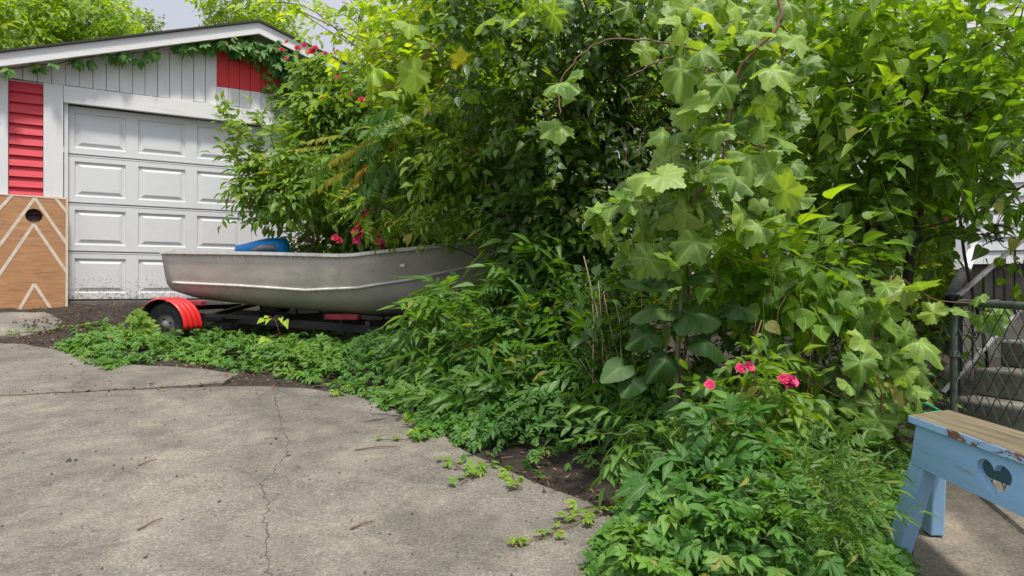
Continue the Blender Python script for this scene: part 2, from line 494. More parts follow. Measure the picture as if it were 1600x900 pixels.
def maple3_r(th):
    a = abs(th)
    r = .40 + .34 * math.exp(-(a / .3) ** 2) + .16 * math.exp(-((a - 1.15) / .3) ** 2)
    if a > 2.6: r *= max(.5, 1 - (a - 2.6) * .9)
    return r + .02 * math.sin(a * 21)

def join(parts):
    """parts: list of (template, origin, dir, normal, scale)"""
    V = []; F = []; UV = []; n = 0
    for t, o, d, nn, s in parts:
        d = np.array(d, float); d /= np.linalg.norm(d)
        nn = np.array(nn, float); nn = nn - d * nn.dot(d); nn /= np.linalg.norm(nn)
        sd_ = np.cross(d, nn)
        v = t['V'] * s
        V.append(np.array(o) + v[:, :1] * sd_ + v[:, 1:2] * d + v[:, 2:3] * nn)
        F.append(t['F'] + n); UV.append(t['UV']); n += len(v)
    return dict(V=np.concatenate(V), F=np.concatenate(F), UV=np.concatenate(UV))
def stem_t(p0, p1, w_=.012):
    p0 = np.array(p0, float); p1 = np.array(p1, float)
    d = p1 - p0; s_ = np.cross(d, (0, 0, 1.0)); 
    if np.linalg.norm(s_) < 1e-6: s_ = np.array((1., 0, 0))
    s_ = s_ / np.linalg.norm(s_) * w_
    u = np.array((0, 0, 1.0)) * w_
    V = [p0 - s_, p0 + s_, p1 + s_ * .6, p1 - s_ * .6, p0 - u, p0 + u, p1 + u * .6, p1 - u * .6]
    return T(V, [(0, 1, 2), (0, 2, 3), (4, 5, 6), (4, 6, 7)], [(0, 0)] * 8)
def addstem(tm, p0, p1, w_=.012):
    s_ = stem_t(p0, p1, w_)
    return dict(V=np.concatenate([tm['V'], s_['V']]), F=np.concatenate([tm['F'], s_['F'] + len(tm['V'])]), UV=np.concatenate([tm['UV'], s_['UV']]))
def jit(a=.2): return (random.uniform(-a, a), random.uniform(-a, a), random.uniform(-a, a))
def palm5(shape=LEAFLET, n=5, ls=.62):
    t = strip_leaf(shape, .2, random.uniform(.15, .4))
    parts = []
    for k in range(n):
        a = (k - (n - 1) / 2) * R(150 / max(1, n - 1)) + random.uniform(-.12, .12)
        s_ = ls * (1 - .12 * abs(k - (n - 1) / 2)) * random.uniform(.88, 1.1)
        parts.append((t, (0, .34, 0), (math.sin(a), math.cos(a), random.uniform(-.35, .05)), (random.uniform(-.2, .2), 0, 1), s_))
    return addstem(join(parts), (0, 0, -.1), (0, .35, 0), .012)
def pinnate(pairs=4, shape=LAN, ls=.36, droop=.25, term=True, hang=.15):
    t = strip_leaf(shape, .22, random.uniform(.1, .35))
    parts = []; pts = []
    for i in range(pairs + 1):
        v = .25 + .75 * i / pairs
        pts.append(np.array((0, v, -droop * v * v)))
    for i in range(pairs + (1 if term else 0)):
        o = pts[min(i, pairs)]
        if i == pairs:
            parts.append((t, o, (random.uniform(-.1, .1), 1, -.5 * droop * 2), (0, 0, 1), ls * 1.1)); continue
        for sgn in (-1, 1):
            parts.append((t, o, (sgn * 1.0, .75 + random.uniform(-.2, .2), -hang + random.uniform(-.25, .1)), (random.uniform(-.25, .25), random.uniform(-.2, .2), 1), ls * random.uniform(.85, 1.1) * (.85 + .2 * math.sin(math.pi * (i + .7) / pairs))))
    tm = join(parts)
    tm = addstem(tm, (0, 0, 0), pts[0], .008)
    for a, b in zip(pts[:-1], pts[1:]): tm = addstem(tm, a, b, .007)
    return tm
def spray(shape=OV, n=7, ls=.34, droop=.25, hang=.3, base=None):
    parts = []; pts = []
    for i in range(n):
        v = .12 + .88 * i / (n - 1)
        pts.append(np.array((.05 * math.sin(i * 1.3), v, -droop * v * v)))
    for i, o in enumerate(pts):
        t = base or strip_leaf(shape, random.uniform(.1, .3), random.uniform(.1, .4))
        sgn = -1 if i % 2 else 1
        d = (sgn * random.uniform(.6, 1.1), random.uniform(.3, .9), random.uniform(-hang - .3, .1)) if i < n - 1 else (0, 1, -droop)
        off = np.array(d) / np.linalg.norm(d) * .07
        parts.append((t, o + off, d, (random.uniform(-.35, .35), random.uniform(-.45, .25), 1), ls * random.uniform(.7, 1.15)))
    tm = join(parts)
    for a, b in zip([np.zeros(3)] + pts[:-1], pts): tm = addstem(tm, a, b, .007)
    return tm
def single(t, pet=.35):
    v = dict(V=t['V'] + np.array((0, pet, 0)), F=t['F'], UV=t['UV'])
    return addstem(v, (0, 0, -.02), (0, pet + .28, 0), .008)

TP = {
    'palm': [palm5() for _ in range(7)],
    'palmlo': [palm5([(0, .02), (.45, .23), (.8, .13), (1, .004)]) for _ in range(7)],
    'ash': [pinnate(random.choice((3, 4)), LAN, .42, random.uniform(.15, .4), hang=.3) for _ in range(5)],
    'ashfine': [pinnate(5, LAN, .27, random.uniform(.15, .35)) for _ in range(4)],
    'rose': [pinnate(2, LEAFLET, .42, .15) for _ in range(4)],
    'trifol': [pinnate(1, LEAFLET, .62, .1) for _ in range(3)] + [pinnate(2, LEAFLET, .5, .15) for _ in range(2)],
    'ovspray': [spray(OV, 7, .32, random.uniform(.1, .5)) for _ in range(5)],
    'heartspray': [spray(HEART, random.choice((4, 5, 6)), random.uniform(.34, .42), random.uniform(.1, .6), random.uniform(.0, .7)) for _ in range(8)],
    'lanspray': [spray(NARROW, 9, .42, .15, -.2) for _ in range(3)],
    'grape': [single(polar_leaf(grape_r, 44, (.55, 1), random.uniform(.08, .38), random.uniform(.04, .11))) for _ in range(10)],
    'big': [single(polar_leaf(heart_r, 40, (.35, .7, 1), random.uniform(.15, .32), random.uniform(.03, .06)), .3) for _ in range(4)],
    'ailanthus': [pinnate(7, LEAFLET, .25, .35, hang=.9) for _ in range(3)],
    'far': [spray([(0, .02), (.5, .28), (1, .01)], 6, .36, .2) for _ in range(4)],
    'leaf': [strip_leaf(OV, .2, .3), strip_leaf(LAN, .1, .2), strip_leaf(OV, -.2, -.3)],
}

class Leaves:
    def __init__(s): s.V = []; s.F = []; s.UV = []; s.Tn = []; s.MI = []; s.n = 0
    def put(s, tms, O, D, Nn, S, tint, mi=0):
        O = np.asarray(O, float).reshape(-1, 3); k = len(O)
        if k == 0: return
        D = np.broadcast_to(np.asarray(D, float), (k, 3)).copy(); Nn = np.broadcast_to(np.asarray(Nn, float), (k, 3)).copy()
        S = np.broadcast_to(np.asarray(S, float), (k,)); tint = np.broadcast_to(np.asarray(tint, float), (k,))
        D /= np.linalg.norm(D, axis=1, keepdims=True) + 1e-9
        Nn -= D * (D * Nn).sum(1, keepdims=True); Nn /= np.linalg.norm(Nn, axis=1, keepdims=True) + 1e-9
        sdv = np.cross(D, Nn)
        which = rng.integers(0, len(tms), k)
        for j, tm in enumerate(tms):
            ix = np.where(which == j)[0]
            if len(ix) == 0: continue
            v = tm['V']; m = len(v); sx_ = rng.uniform(.78, 1.15, len(ix))[:, None, None]; sz_ = rng.uniform(.2, 1.9, len(ix))[:, None, None]
            W = (O[ix][:, None] + S[ix][:, None, None] * (v[None, :, :1] * sx_ * sdv[ix][:, None] + v[None, :, 1:2] * D[ix][:, None] + v[None, :, 2:3] * sz_ * Nn[ix][:, None]))
            s.V.append(W.reshape(-1, 3))
            F = tm['F'][None] + (np.arange(len(ix)) * m)[:, None, None] + s.n
            s.F.append(F.reshape(-1, 3)); s.n += m * len(ix)
            s.MI.append(np.full(len(ix) * len(tm['F']), mi))
            s.UV.append(np.tile(tm['UV'], (len(ix), 1)))
            s.Tn.append(np.repeat(tint[ix], m))
    def build(s, name, mats, parent=None, origin=(0, 0, 0)):
        V = np.concatenate(s.V) - np.array([float(c) for c in origin]); F = np.concatenate(s.F); UV = np.concatenate(s.UV); Tn = np.concatenate(s.Tn)
        me = bpy.data.meshes.new(name)
        nf = len(F)
        me.vertices.add(len(V)); me.vertices.foreach_set('co', V.astype(np.float32).ravel())
        me.loops.add(nf * 3); me.loops.foreach_set('vertex_index', F.astype(np.int32).ravel())
        me.polygons.add(nf)
        me.polygons.foreach_set('loop_start', np.arange(0, nf * 3, 3, dtype=np.int32))
        me.polygons.foreach_set('loop_total', np.full(nf, 3, dtype=np.int32))
        me.polygons.foreach_set('material_index', np.concatenate(s.MI).astype(np.int32))
        me.polygons.foreach_set('use_smooth', np.ones(nf, bool))
        ul = me.uv_layers.new(name='uv'); ul.data.foreach_set('uv', UV[F.ravel()].astype(np.float32).ravel())
        a = me.attributes.new('tint', 'FLOAT', 'POINT'); a.data.foreach_set('value', Tn.astype(np.float32))
        if not isinstance(mats, (list, tuple)): mats = [mats]
        for m in mats: me.materials.append(m)
        me.update(); me.validate()
        o = bpy.data.objects.new(name, me); COL.objects.link(o)
        if parent: o.parent = parent
        return o

def rvec(n, a=1.0): return rng.normal(0, a, (n, 3))
def blob(L, tms, px, py, Y, rx, ry, rY, n, size, tint=(.3, .25), mi=0, hang=.3, shell=.45, front=.0, up=1.0, out=.35, j=.45):
    """foliage clumps in an ellipsoid centred where the photograph shows the mass"""
    c = P(px, py, Y); r = np.array([rx * Y / FPX, rY, ry * Y / FPX])
    u = rvec(n); u /= np.linalg.norm(u, axis=1, keepdims=True)
    q = shell + (1 - shell) * rng.random(n) ** .6
    lump = 1 + .22 * np.sin(u[:, 0] * 6 + px) * np.sin(u[:, 2] * 5 + py) + .14 * np.sin(u[:, 1] * 9 + px * .3)
    O = c + u * r * (q * lump)[:, None]
    D = u * np.array([1, 1, .5]) + rvec(n, j) + np.array([0, 0, -hang])
    Nn = np.array([0, 0, up]) + u * out + rvec(n, j * .7)
    Nn[:, 1] -= .25
    S = size * rng.uniform(.7, 1.25, n)
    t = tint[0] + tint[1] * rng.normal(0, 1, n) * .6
    L.put(tms, O, D, Nn, S, np.clip(t, 0, 1), mi)
    return c, r
def limb(mb, p0, p1, r0, r1, seg=6, steps=7, wob=.06, sag=0):
    p0 = np.array(p0, float); p1 = np.array(p1, float)
    L_ = np.linalg.norm(p1 - p0)
    a = rng.normal(0, wob * L_, 3); b = rng.normal(0, wob * L_ * .5, 3)
    pts = []; rr = []
    for i in range(steps + 1):
        t = i / steps
        pts.append(p0 + (p1 - p0) * t + a * math.sin(math.pi * t) + b * math.sin(2 * math.pi * t) + np.array([0, 0, -sag * math.sin(math.pi * t)]))
        rr.append(r0 + (r1 - r0) * t)
    mb.tube(pts, rr, seg)
    return pts
def twigs(mb, c, r, n, r0=.005):
    for _ in range(n):
        u = rng.normal(0, 1, 3); u /= np.linalg.norm(u)
        limb(mb, c + rng.normal(0, .15, 3) * r, c + u * r * .95, r0, r0 * .3, 4, 4, .08)

def thin(bl, f, sz=1.0):
    o = []
    for b in bl:
        b = dict(b); b['n'] = max(4, int(b['n'] * f)); b['size'] *= sz; o.append(b)
    return o
def curve(pts, n=8):
    """smooth curve through points"""
    pts = [np.array(p, float) for p in pts]; q = [2 * pts[0] - pts[1]] + pts + [2 * pts[-1] - pts[-2]]; r = []
    for i in range(1, len(q) - 2):
        for k in range(n):
            t = k / n; a, b, c, d = q[i - 1], q[i], q[i + 1], q[i + 2]
            r.append(.5 * (2 * b + (c - a) * t + (2 * a - 5 * b + 4 * c - d) * t * t + (3 * b - a - 3 * c + d) * t ** 3))
    r.append(pts[-1]); return r
def plant(name, label, cat, base, blobs, tms, mats, bark, trunk_r=.03, group=None, crown='crown', trunk='trunk', hub=None, ntw=6, limbr=.4, extra=None):
    """blobs: dicts for blob(); hub: where the trunk divides"""
    base = np.array([base[0], base[1], float(G(base[0], base[1])) - .03])
    root = empty(name, base, 0, label, cat, group)
    L = Leaves(); mb = MB()
    hubp = np.array(hub if hub is not None else base + np.array([0, 0, .3]))
    limb(mb, (0, 0, 0), hubp - base, trunk_r, trunk_r * .7, 9, 10, .03)
    for b in blobs:
        bb = dict(b); tt = bb.pop('t', tms); nt_ = bb.pop('ntw', ntw); 
        c, r = blob(L, tt, **bb)
        pts = limb(mb, hubp - base, c - base, trunk_r * limbr, trunk_r * limbr * .35, 6, 8, .07)
        twigs(mb, c - base, r, nt_, min(.006, trunk_r * .25))
    if extra: extra(L, mb, base)
    mb.build(trunk, bark, root, True)
    L.build(crown, mats, root, base)
    return root
def B(px, py, Y, rx, ry, rY, n, size, **k):
    return dict(px=px, py=py, Y=Y, rx=rx, ry=ry, rY=rY, n=n, size=size, **k)

# ------------------------------------------------------------ ground and paving
far_slab = [pg(-90, 531), pg(40, 538), pg(100, 548), pg(170, 568), pg(300, 575), pg(372, 585), pg(345, 599), pg(200, 608), pg(-90, 622)]
near_slab = [pg(-90, 624), pg(200, 609.5), pg(380, 603), pg(470, 606), pg(560, 618), pg(640, 640), pg(690, 682), pg(740, 712), pg(800, 738), pg(870, 768), pg(930, 792), pg(990, 828), pg(965, 862), pg(930, 905), (.28, 1.9), (.3, .5), (.3, -4), (-9, -4), (-9, 3.2)]
top_slab = [pg(-90, 489), pg(0, 489), pg(70, 488), pg(98, 500), pg(88, 514), pg(40, 524), pg(-90, 528)]
walk = [(1.25, -.5), (1.27, 2.2), (1.5, 2.7), (1.9, 3.15), (2.3, 3.9), (4.5, 4.4), (4.5, -.5)]
DRIVE = [far_slab, near_slab, top_slab]
def inpave(x, y):
    r = np.zeros(np.shape(x), bool)
    for p in DRIVE + [walk]: r |= inpoly(x, y, p)
    return r

def ground_sheet():
    xs = np.concatenate([np.linspace(-60, -9, 18), np.arange(-8.8, 5.5, .09), np.linspace(6, 60, 18)])
    ys = np.concatenate([np.linspace(-12, -1, 8), np.arange(-.8, 11, .09), np.linspace(11.5, 120, 30)])
    X, Y = np.meshgrid(xs, ys)
    D = np.full(X.shape, 9.0)
    for p in DRIVE + [walk]:
        d, _, _ = polydist(X, Y, p)
        D = np.minimum(D, np.where(inpoly(X, Y, p), -d, d))
    rough = .018 * np.sin(X * 7.1 + Y * 3) * np.sin(Y * 6.3 - X * 2.2) + .012 * np.sin(X * 17 + 1) * np.sin(Y * 15)
    Z = G(X, Y) - np.where(D < 0, .05, .012) + np.where(D > .1, 1, 0) * rough
    Z = np.where(D <= .1, np.minimum(Z, G(X, Y) - .008), Z)
    V = np.stack([X, Y, Z], -1).reshape(-1, 3)
    nx, ny = len(xs), len(ys)
    F = []
    for j in range(ny - 1):
        for i in range(nx - 1):
            a = j * nx + i; F.append((a, a + 1, a + nx + 1, a + nx))
    mb = MB(); mb.v = [tuple(map(float, p)) for p in V]; mb.f = F; mb.m = [0] * len(F)
    o = mb.build('ground', M['soil'], None, True)
    tag(o, 'dark soil with old leaves beside and under the plants', 'ground', kind='structure')
ground_sheet()

def slab(mb, poly, step, zoff=0.0, wob=.02):
    # wobbly outline
    P2 = []
    n = len(poly)
    for i in range(n):
        a = np.array(poly[i]); b = np.array(poly[(i + 1) % n])
        L_ = np.linalg.norm(b - a); k = max(1, int(L_ / .08)) if L_ < 4 else 4
        for q in range(k):
            p = a + (b - a) * q / k
            if wob: p = p + np.array([math.sin(p[1] * 23 + p[0] * 9), math.sin(p[0] * 19 + 2)]) * wob * .5
            P2.append(tuple(p))
    xs0 = min(p[0] for p in P2); xs1 = max(p[0] for p in P2); ys0 = min(p[1] for p in P2); ys1 = max(p[1] for p in P2)
    xs = np.arange(xs0 - step, xs1 + 2 * step, step); ys = np.arange(ys0 - step, ys1 + 2 * step, step)
    X, Y = np.meshgrid(xs, ys)
    ins = inpoly(X, Y, P2)
    d, nx_, ny_ = polydist(X, Y, P2)
    near = (~ins) 
    X2 = np.where(near, nx_, X); Y2 = np.where(near, ny_, Y)
    idx = -np.ones(X.shape, int); V = []; F = []
    def vid(j, i):
        if idx[j, i] < 0:
            idx[j, i] = len(V); V.append((X2[j, i], Y2[j, i], float(G(X2[j, i], Y2[j, i])) + zoff))
        return idx[j, i]
    ec = {}
    for j in range(len(ys) - 1):
        for i in range(len(xs) - 1):
            if ins[j, i] or ins[j, i + 1] or ins[j + 1, i] or ins[j + 1, i + 1]:
                f = (vid(j, i), vid(j, i + 1), vid(j + 1, i + 1), vid(j + 1, i)); F.append(f)
                for a, b in zip(f, f[1:] + f[:1]):
                    ec[(a, b)] = 1
    for (a, b) in list(ec):
        if (b, a) not in ec:
            va = V[a]; vb = V[b]; k = len(V)
            V.append((va[0], va[1], va[2] - .06)); V.append((vb[0], vb[1], vb[2] - .06))
            F.append((b, a, k, k + 1))
    mb.add(V, F)
mb = MB()
slab(mb, far_slab, .045); slab(mb, near_slab, .055); slab(mb, top_slab, .045)
tag(mb.build('driveway', M['concrete'], None), 'grey concrete driveway with a joint and worn patches', 'driveway', kind='structure')
mb = MB(); slab(mb, walk, .06)
tag(mb.build('path', M['concrete2'], None), 'brown stained concrete path under the blue bench', 'path', kind='structure')

# crack in the near slab
def ribbon(mb, pts, wid, z=.0015, jitter=.006):
    V = []; F = []
    P3 = []
    for a, b in zip(pts[:-1], pts[1:]):
        a = np.array(a); b = np.array(b); k = max(2, int(np.linalg.norm(b - a) / .02))
        for q in range(k): P3.append(a + (b - a) * q / k + rng.normal(0, jitter, 2))
    P3.append(np.array(pts[-1]))
    for i, p in enumerate(P3):
        t = P3[min(i + 1, len(P3) - 1)] - P3[max(i - 1, 0)]; t = t / (np.linalg.norm(t) + 1e-9)
        nrm = np.array([-t[1], t[0]]) * wid * rng.uniform(.25, 1) * .5
        for s_ in (-1, 1):
            q = p + nrm * s_; V.append((q[0], q[1], float(G(q[0], q[1])) + z))
    for i in range(len(P3) - 1): F.append((2 * i, 2 * i + 1, 2 * i + 3, 2 * i + 2))
    mb.add(V, F)
mb = MB()
ck = [(436, 606), (430, 628), (437, 650), (440, 672), (452, 688), (447, 712), (432, 728), (428, 740), (408, 757), (412, 775), (420, 790), (412, 808), (418, 822), (421, 838), (413, 858), (421, 880), (424, 910), (420, 960)]
ribbon(mb, [pg(*p) for p in ck], .0048, .0018)
ribbon(mb, [pg(*p) for p in [(440, 672), (470, 680)]], .003, .0018)
ribbon(mb, [pg(*p) for p in [(400, 610), (440, 612), (452, 616)]], .004, .0018)
tag(mb.build('crack', M['crack'], None), 'thin jagged crack running down the concrete driveway', 'crack', kind='structure')

# ------------------------------------------------------------ garage
U = np.array([.855, .52]); GP = np.array([-4.84, 7.73])
GZ = .80                       # ground level at the garage
gar = empty('garage', (GP[0], GP[1], 0), math.atan2(.52, .855), 'white wooden garage with red panels, a gable roof and a raised-panel door', 'garage')
def lp(px, py, o=0.0):
    """photograph pixel -> garage local (s, z) on the plane o in front of the wall"""
    m = (px - 800) / FPX
    gx = GP[0] + .52 * o; gy = GP[1] - .855 * o
    s = (gy * m - gx) / (.855 - .52 * m)
    Y = gy + .52 * s
    return s, EYE - (py - 450) / FPX * Y
S0, S1 = -.78, 4.9
SP = lp(405, 33, .22)[0]
ZE = EYE + 2.2                 # base of gable
ZT = EYE + 2.01                # top of door
RIDGE = lp(405, 36, .22)[1]
zl = lp(0, 84, .22); PITCH = (RIDGE - zl[1]) / (SP - zl[0])
def rz_(s): return RIDGE - PITCH * abs(s - SP)
DW = 2.5
# walls (thin boxes), back and sides
mb = MB()
mb.box(((S0 + S1) / 2, 5.6, (GZ + rz_(S0)) / 2), (S1 - S0, .1, rz_(S0) - GZ + .1))
mb.box((S0 + .05, 2.85, (GZ + rz_(S0)) / 2 - .05), (.1, 5.5, rz_(S0) - GZ - .1))
mb.box((S1 - .05, 2.85, (GZ + rz_(S1)) / 2 - .05), (.1, 5.5, rz_(S1) - GZ - .1))
mb.box((DW + (S1 - DW) / 2 + .05, .06, (GZ + ZE) / 2), (S1 - DW - .1, .1, ZE - GZ))
mb.box((S0 / 2 - .02, .08, (GZ + ZE) / 2), (-S0 - .04, .1, ZE - GZ))
mb.build('wall', M['white'], gar)
# gable sheathing behind the boards
mb = MB()
sL, sR = S0, S1
V = [(sL, .05, ZE), (sR, .05, ZE), (sR, .05, rz_(sR) - .06), (SP, .05, RIDGE - .06), (sL, .05, rz_(sL) - .06)]
V += [(a, .12, c) for a, b, c in V]
mb.add(V, [(0, 1, 2, 3, 4), (9, 8, 7, 6, 5), (0, 5, 6, 1), (1, 6, 7, 2), (2, 7, 8, 3), (3, 8, 9, 4), (4, 9, 5, 0)])
mb.build('gable_backing', M['grey_backing'], gar)
# vertical boards; those over the red area are split in two
rA, rB = lp(347, 100)[0], lp(451, 100)[0]; rzb = lp(347, 136)[1]; rzt = lp(347, 66)[1]
mb = MB(); rb = MB()
s = S0; bw = .128
while s < S1 - .02:
    e = min(s + bw - .004 - .002 * random.random(), S1)
    yo = random.uniform(-.003, .003); zb = ZE + random.uniform(-.004, .006) + .005
    def board(m_, a, b, z0, z1a, z1b, yo=yo, th=.022):
        V = [(a, yo, z0), (b, yo, z0 + .0), (b, yo, z1b), (a, yo, z1a)]
        V += [(p[0], p[1] + th, p[2]) for p in V]
        m_.add(V, [(0, 1, 2, 3), (7, 6, 5, 4), (0, 4, 5, 1), (1, 5, 6, 2), (2, 6, 7, 3), (3, 7, 4, 0)])
    zt = lambda q: rz_(q) - .05
    segs = [(s, e)]
    if s < SP < e: segs = [(s, SP), (SP, e)]
    for a, b in segs:
        mid = (a + b) / 2
        if rA < mid < rB:
            board(mb, a, b, zb, rzb - .001, rzb - .001)
            board(rb, a, b, rzb + random.uniform(0, .006), min(rzt, zt(a)), min(rzt, zt(b)), yo - .001)
            board(mb, a, b, min(rzt, zt(mid)) + .001, zt(a), zt(b))
        else:
            board(mb, a, b, zb, zt(a), zt(b))
    s += bw
mb.build('gable_boards', M['white'], gar, bevel=.0015)
rb.build('painted_gable_boards', M['red'], gar, bevel=.0015)
# header, trims
hl0 = lp(99, 200)[0] + .003; mb = MB(); mb.box(((hl0 + DW + .2) / 2, -.012, (ZT + ZE) / 2 - .004), (DW + .2 - hl0, .05, ZE - ZT - .008))
mb.build('door_header', M['white_h'], gar, bevel=.004)
sa = lp(68, 200)[0]; sb = lp(99, 200)[0]
for a, b in ((sa, sb), (DW + .03, DW + .2)):
    mb = MB(); zt_ = ZE - .006 if a < 0 else ZT - .002; mb.box(((a + b) / 2, -.010, (GZ + zt_) / 2), (b - a, .05, zt_ - GZ)); mb.build('trim_board', M['white'], gar, bevel=.004)
mb = MB(); a = lp(13, 200)[0]
mb.box(((S0 + a) / 2, -.008, (GZ + ZE) / 2), (a - S0, .05, ZE - GZ - .01)); mb.build('corner_board', M['white'], gar, bevel=.004)
# red clapboards
mb = MB(); z = ZE - .012
ph = .112
while z > GZ:
    z0 = z - ph
    V = [(a + .004, .022, z), (sa - .004, .022, z), (sa - .004, -.008, z0 - .0), (a + .004, -.008, z0)]
    V += [(p[0], .03, p[2] - (.0)) for p in V]
    mb.add(V, [(3, 2, 1, 0), (4, 5, 6, 7), (0, 1, 5, 4), (2, 3, 7, 6), (1, 2, 6, 5), (3, 0, 4, 7)])
    z -= ph
mb.build('red_clapboards', M['red_h'], gar)
# jamb pieces beside door
for x_ in (-.011, DW + .012):
    mb = MB(); mb.box((x_, .06, (GZ + ZT) / 2), (.036, .1, ZT - GZ)); mb.build('door_jamb', M['white'], gar)
# garage door in four sections of four raised panels
door = empty('garage_door', (0, 0, 0)); door.parent = gar
sh = (ZT - GZ) / 4
for r in range(4):
    mb = MB(); z0 = GZ + r * sh + .004; z1 = GZ + (r + 1) * sh - .004
    # lips
    mb.box((DW / 2, .085, z1 - .010), (DW - .012, .02, .012)); mb.box((DW / 2, .085, z0 + .010), (DW - .012, .02, .012))
    zz0, zz1 = z0 + .017, z1 - .017
    cw = (DW - .012) / 4
    for c in range(4):
        xa = .006 + c * cw; xb = xa + cw
        rings = []
        for ix, iz, y in ((0, 0, .078), (.062, .055, .078), (.070, .063, .094), (.088, .080, .094), (.128, .112, .080)):
            rings.append([(xa + ix, y, zz0 + iz), (xb - ix, y, zz0 + iz), (xb - ix, y, zz1 - iz), (xa + ix, y, zz1 - iz)])
        V = [p for rg in rings for p in rg]; F = []
        for k in range(len(rings) - 1):
            for q in range(4):
                q2 = (q + 1) % 4; F.append((k * 4 + q, k * 4 + q2, k * 4 + 4 + q2, k * 4 + 4 + q))
        n0 = (len(rings) - 1) * 4; F.append((n0, n0 + 1, n0 + 2, n0 + 3))
        mb.add(V, F)
    mb.box((DW / 2, .115, (z0 + z1) / 2), (DW, .03, z1 - z0 + .004))
    mb.build('door_section', M['doorwhite'], door)
mb = MB(); mb.box((DW / 2, .085, GZ - .01), (DW, .03, .03)); mb.build('rubber_seal', M['rubber'], door)
mb = MB(); mb.box((DW / 2 - .1, .0, GZ - .055), (DW + .6, .3, .08)); mb.build('threshold', M['concrete'], gar)
# roof: two slabs, rake boards
OV_ = .22
def roofside(sgn):
    se = (S0 - .25) if sgn < 0 else (S1 + .25)
    mb = MB()
    a, b = (se, SP) if sgn < 0 else (SP, se)
    V = []
    for y in (-OV_ - .03, 5.9):
        for s_, dz in ((a, .012), (b, .012), (b, .034), (a, .034)):
            V.append((s_, y, rz_(s_) + dz))
    mb.add(V, [(0, 1, 2, 3), (7, 6, 5, 4), (0, 4, 5, 1), (1, 5, 6, 2), (2, 6, 7, 3), (3, 7, 4, 0)])
    mb.build('roof', M['shingle'], gar)
    mb = MB(); V = []
    for y in (-OV_, -OV_ + .035):
        for s_, dz in ((a, -.128), (b, -.128), (b, .010), (a, .010)):
            V.append((s_ + (.001 if s_ == SP and sgn > 0 else 0), y, rz_(s_) + dz))
    mb.add(V, [(0, 1, 2, 3), (7, 6, 5, 4), (0, 4, 5, 1), (1, 5, 6, 2), (2, 6, 7, 3), (3, 7, 4, 0)])
    mb.build('rake_board', M['white_h'], gar, bevel=.003)
    mb = MB(); V = []
    for y in (-OV_ + .036, 5.8):
        for s_, dz in ((a, -.02), (b, -.02), (b, .008), (a, .008)):
            V.append((s_, y, rz_(s_) + dz))
    mb.add(V, [(0, 1, 2, 3), (7, 6, 5, 4), (0, 4, 5, 1), (1, 5, 6, 2), (2, 6, 7, 3), (3, 7, 4, 0)])
    mb.build('soffit', M['white'], gar)
roofside(-1); roofside(1)

# ------------------------------------------------------------ bean bag board leaning on the garage
def mat_ply():
    m, t, p = newmat('stained_plywood')
    g = noise(t, 1.0, 7, .65, stretch=(5, 1, 42), dist=.8)
    n = noise(t, 3, 5)
    c = ramp(t, g, [(.3, (.20, .085, .028)), (.5, (.31, .145, .052)), (.7, (.40, .21, .085))])
    c = mixc(t, ramp(t, n, [(.4, (0, 0, 0)), (.75, (.45,) * 3)]), c, (.24, .13, .07))
    t.links.new(c, p.inputs['Base Color']); p.inputs['Roughness'].default_value = .6
    bump(t, p, g, .002, .4)
    return m
M['ply'] = mat_ply()
M['raw'] = mat_simple('unstained_stripe', (.50, .42, .33), .75, 0, .22, 14, .001, 60)
bW, bH = .61, 1.22
br = lp(106, 483, .30)
bo = GP + U * (br[0] - bW / 2) + np.array([.52, -.855]) * .30
board = empty('bean_bag_board', (bo[0], bo[1], br[1]), math.atan2(.52, .855), 'stained plywood bean bag toss board with pale chevrons leaning on the garage', 'game board')
board.rotation_euler = (R(-11.0) , 0, math.atan2(.52, .855))
board.rotation_mode = 'XYZ'
import bmesh
def poly_with_hole(outer, hole, th, axis='xz'):
    bm = bmesh.new()
    def loop(pts):
        vs = [bm.verts.new((p[0], 0, p[1])) for p in pts]
        for a, b in zip(vs, vs[1:] + vs[:1]): bm.edges.new((a, b))
    loop(outer); loop(hole)
    bmesh.ops.triangle_fill(bm, use_beauty=True, use_dissolve=False, edges=bm.edges[:])
    r = bmesh.ops.extrude_face_region(bm, geom=bm.faces[:])
    bmesh.ops.translate(bm, verts=[v for v in r['geom'] if isinstance(v, bmesh.types.BMVert)], vec=(0, th, 0))
    bmesh.ops.recalc_face_normals(bm, faces=bm.faces[:])
    V = [tuple(v.co) for v in bm.verts]; bm.verts.index_update()
    F = [tuple(v.index for v in f.verts) for f in bm.faces]
    bm.free()
    return V, F
hz = (483 - 326) * .00639
hole = [(.076 * math.cos(a), hz + .076 * math.sin(a)) for a in np.linspace(0, 2 * math.pi, 33)[:-1]]
V, F = poly_with_hole([(-bW / 2, 0), (bW / 2, 0), (bW / 2, bH), (-bW / 2, bH)], hole, .014)
mb = MB(); mb.add(V, F)
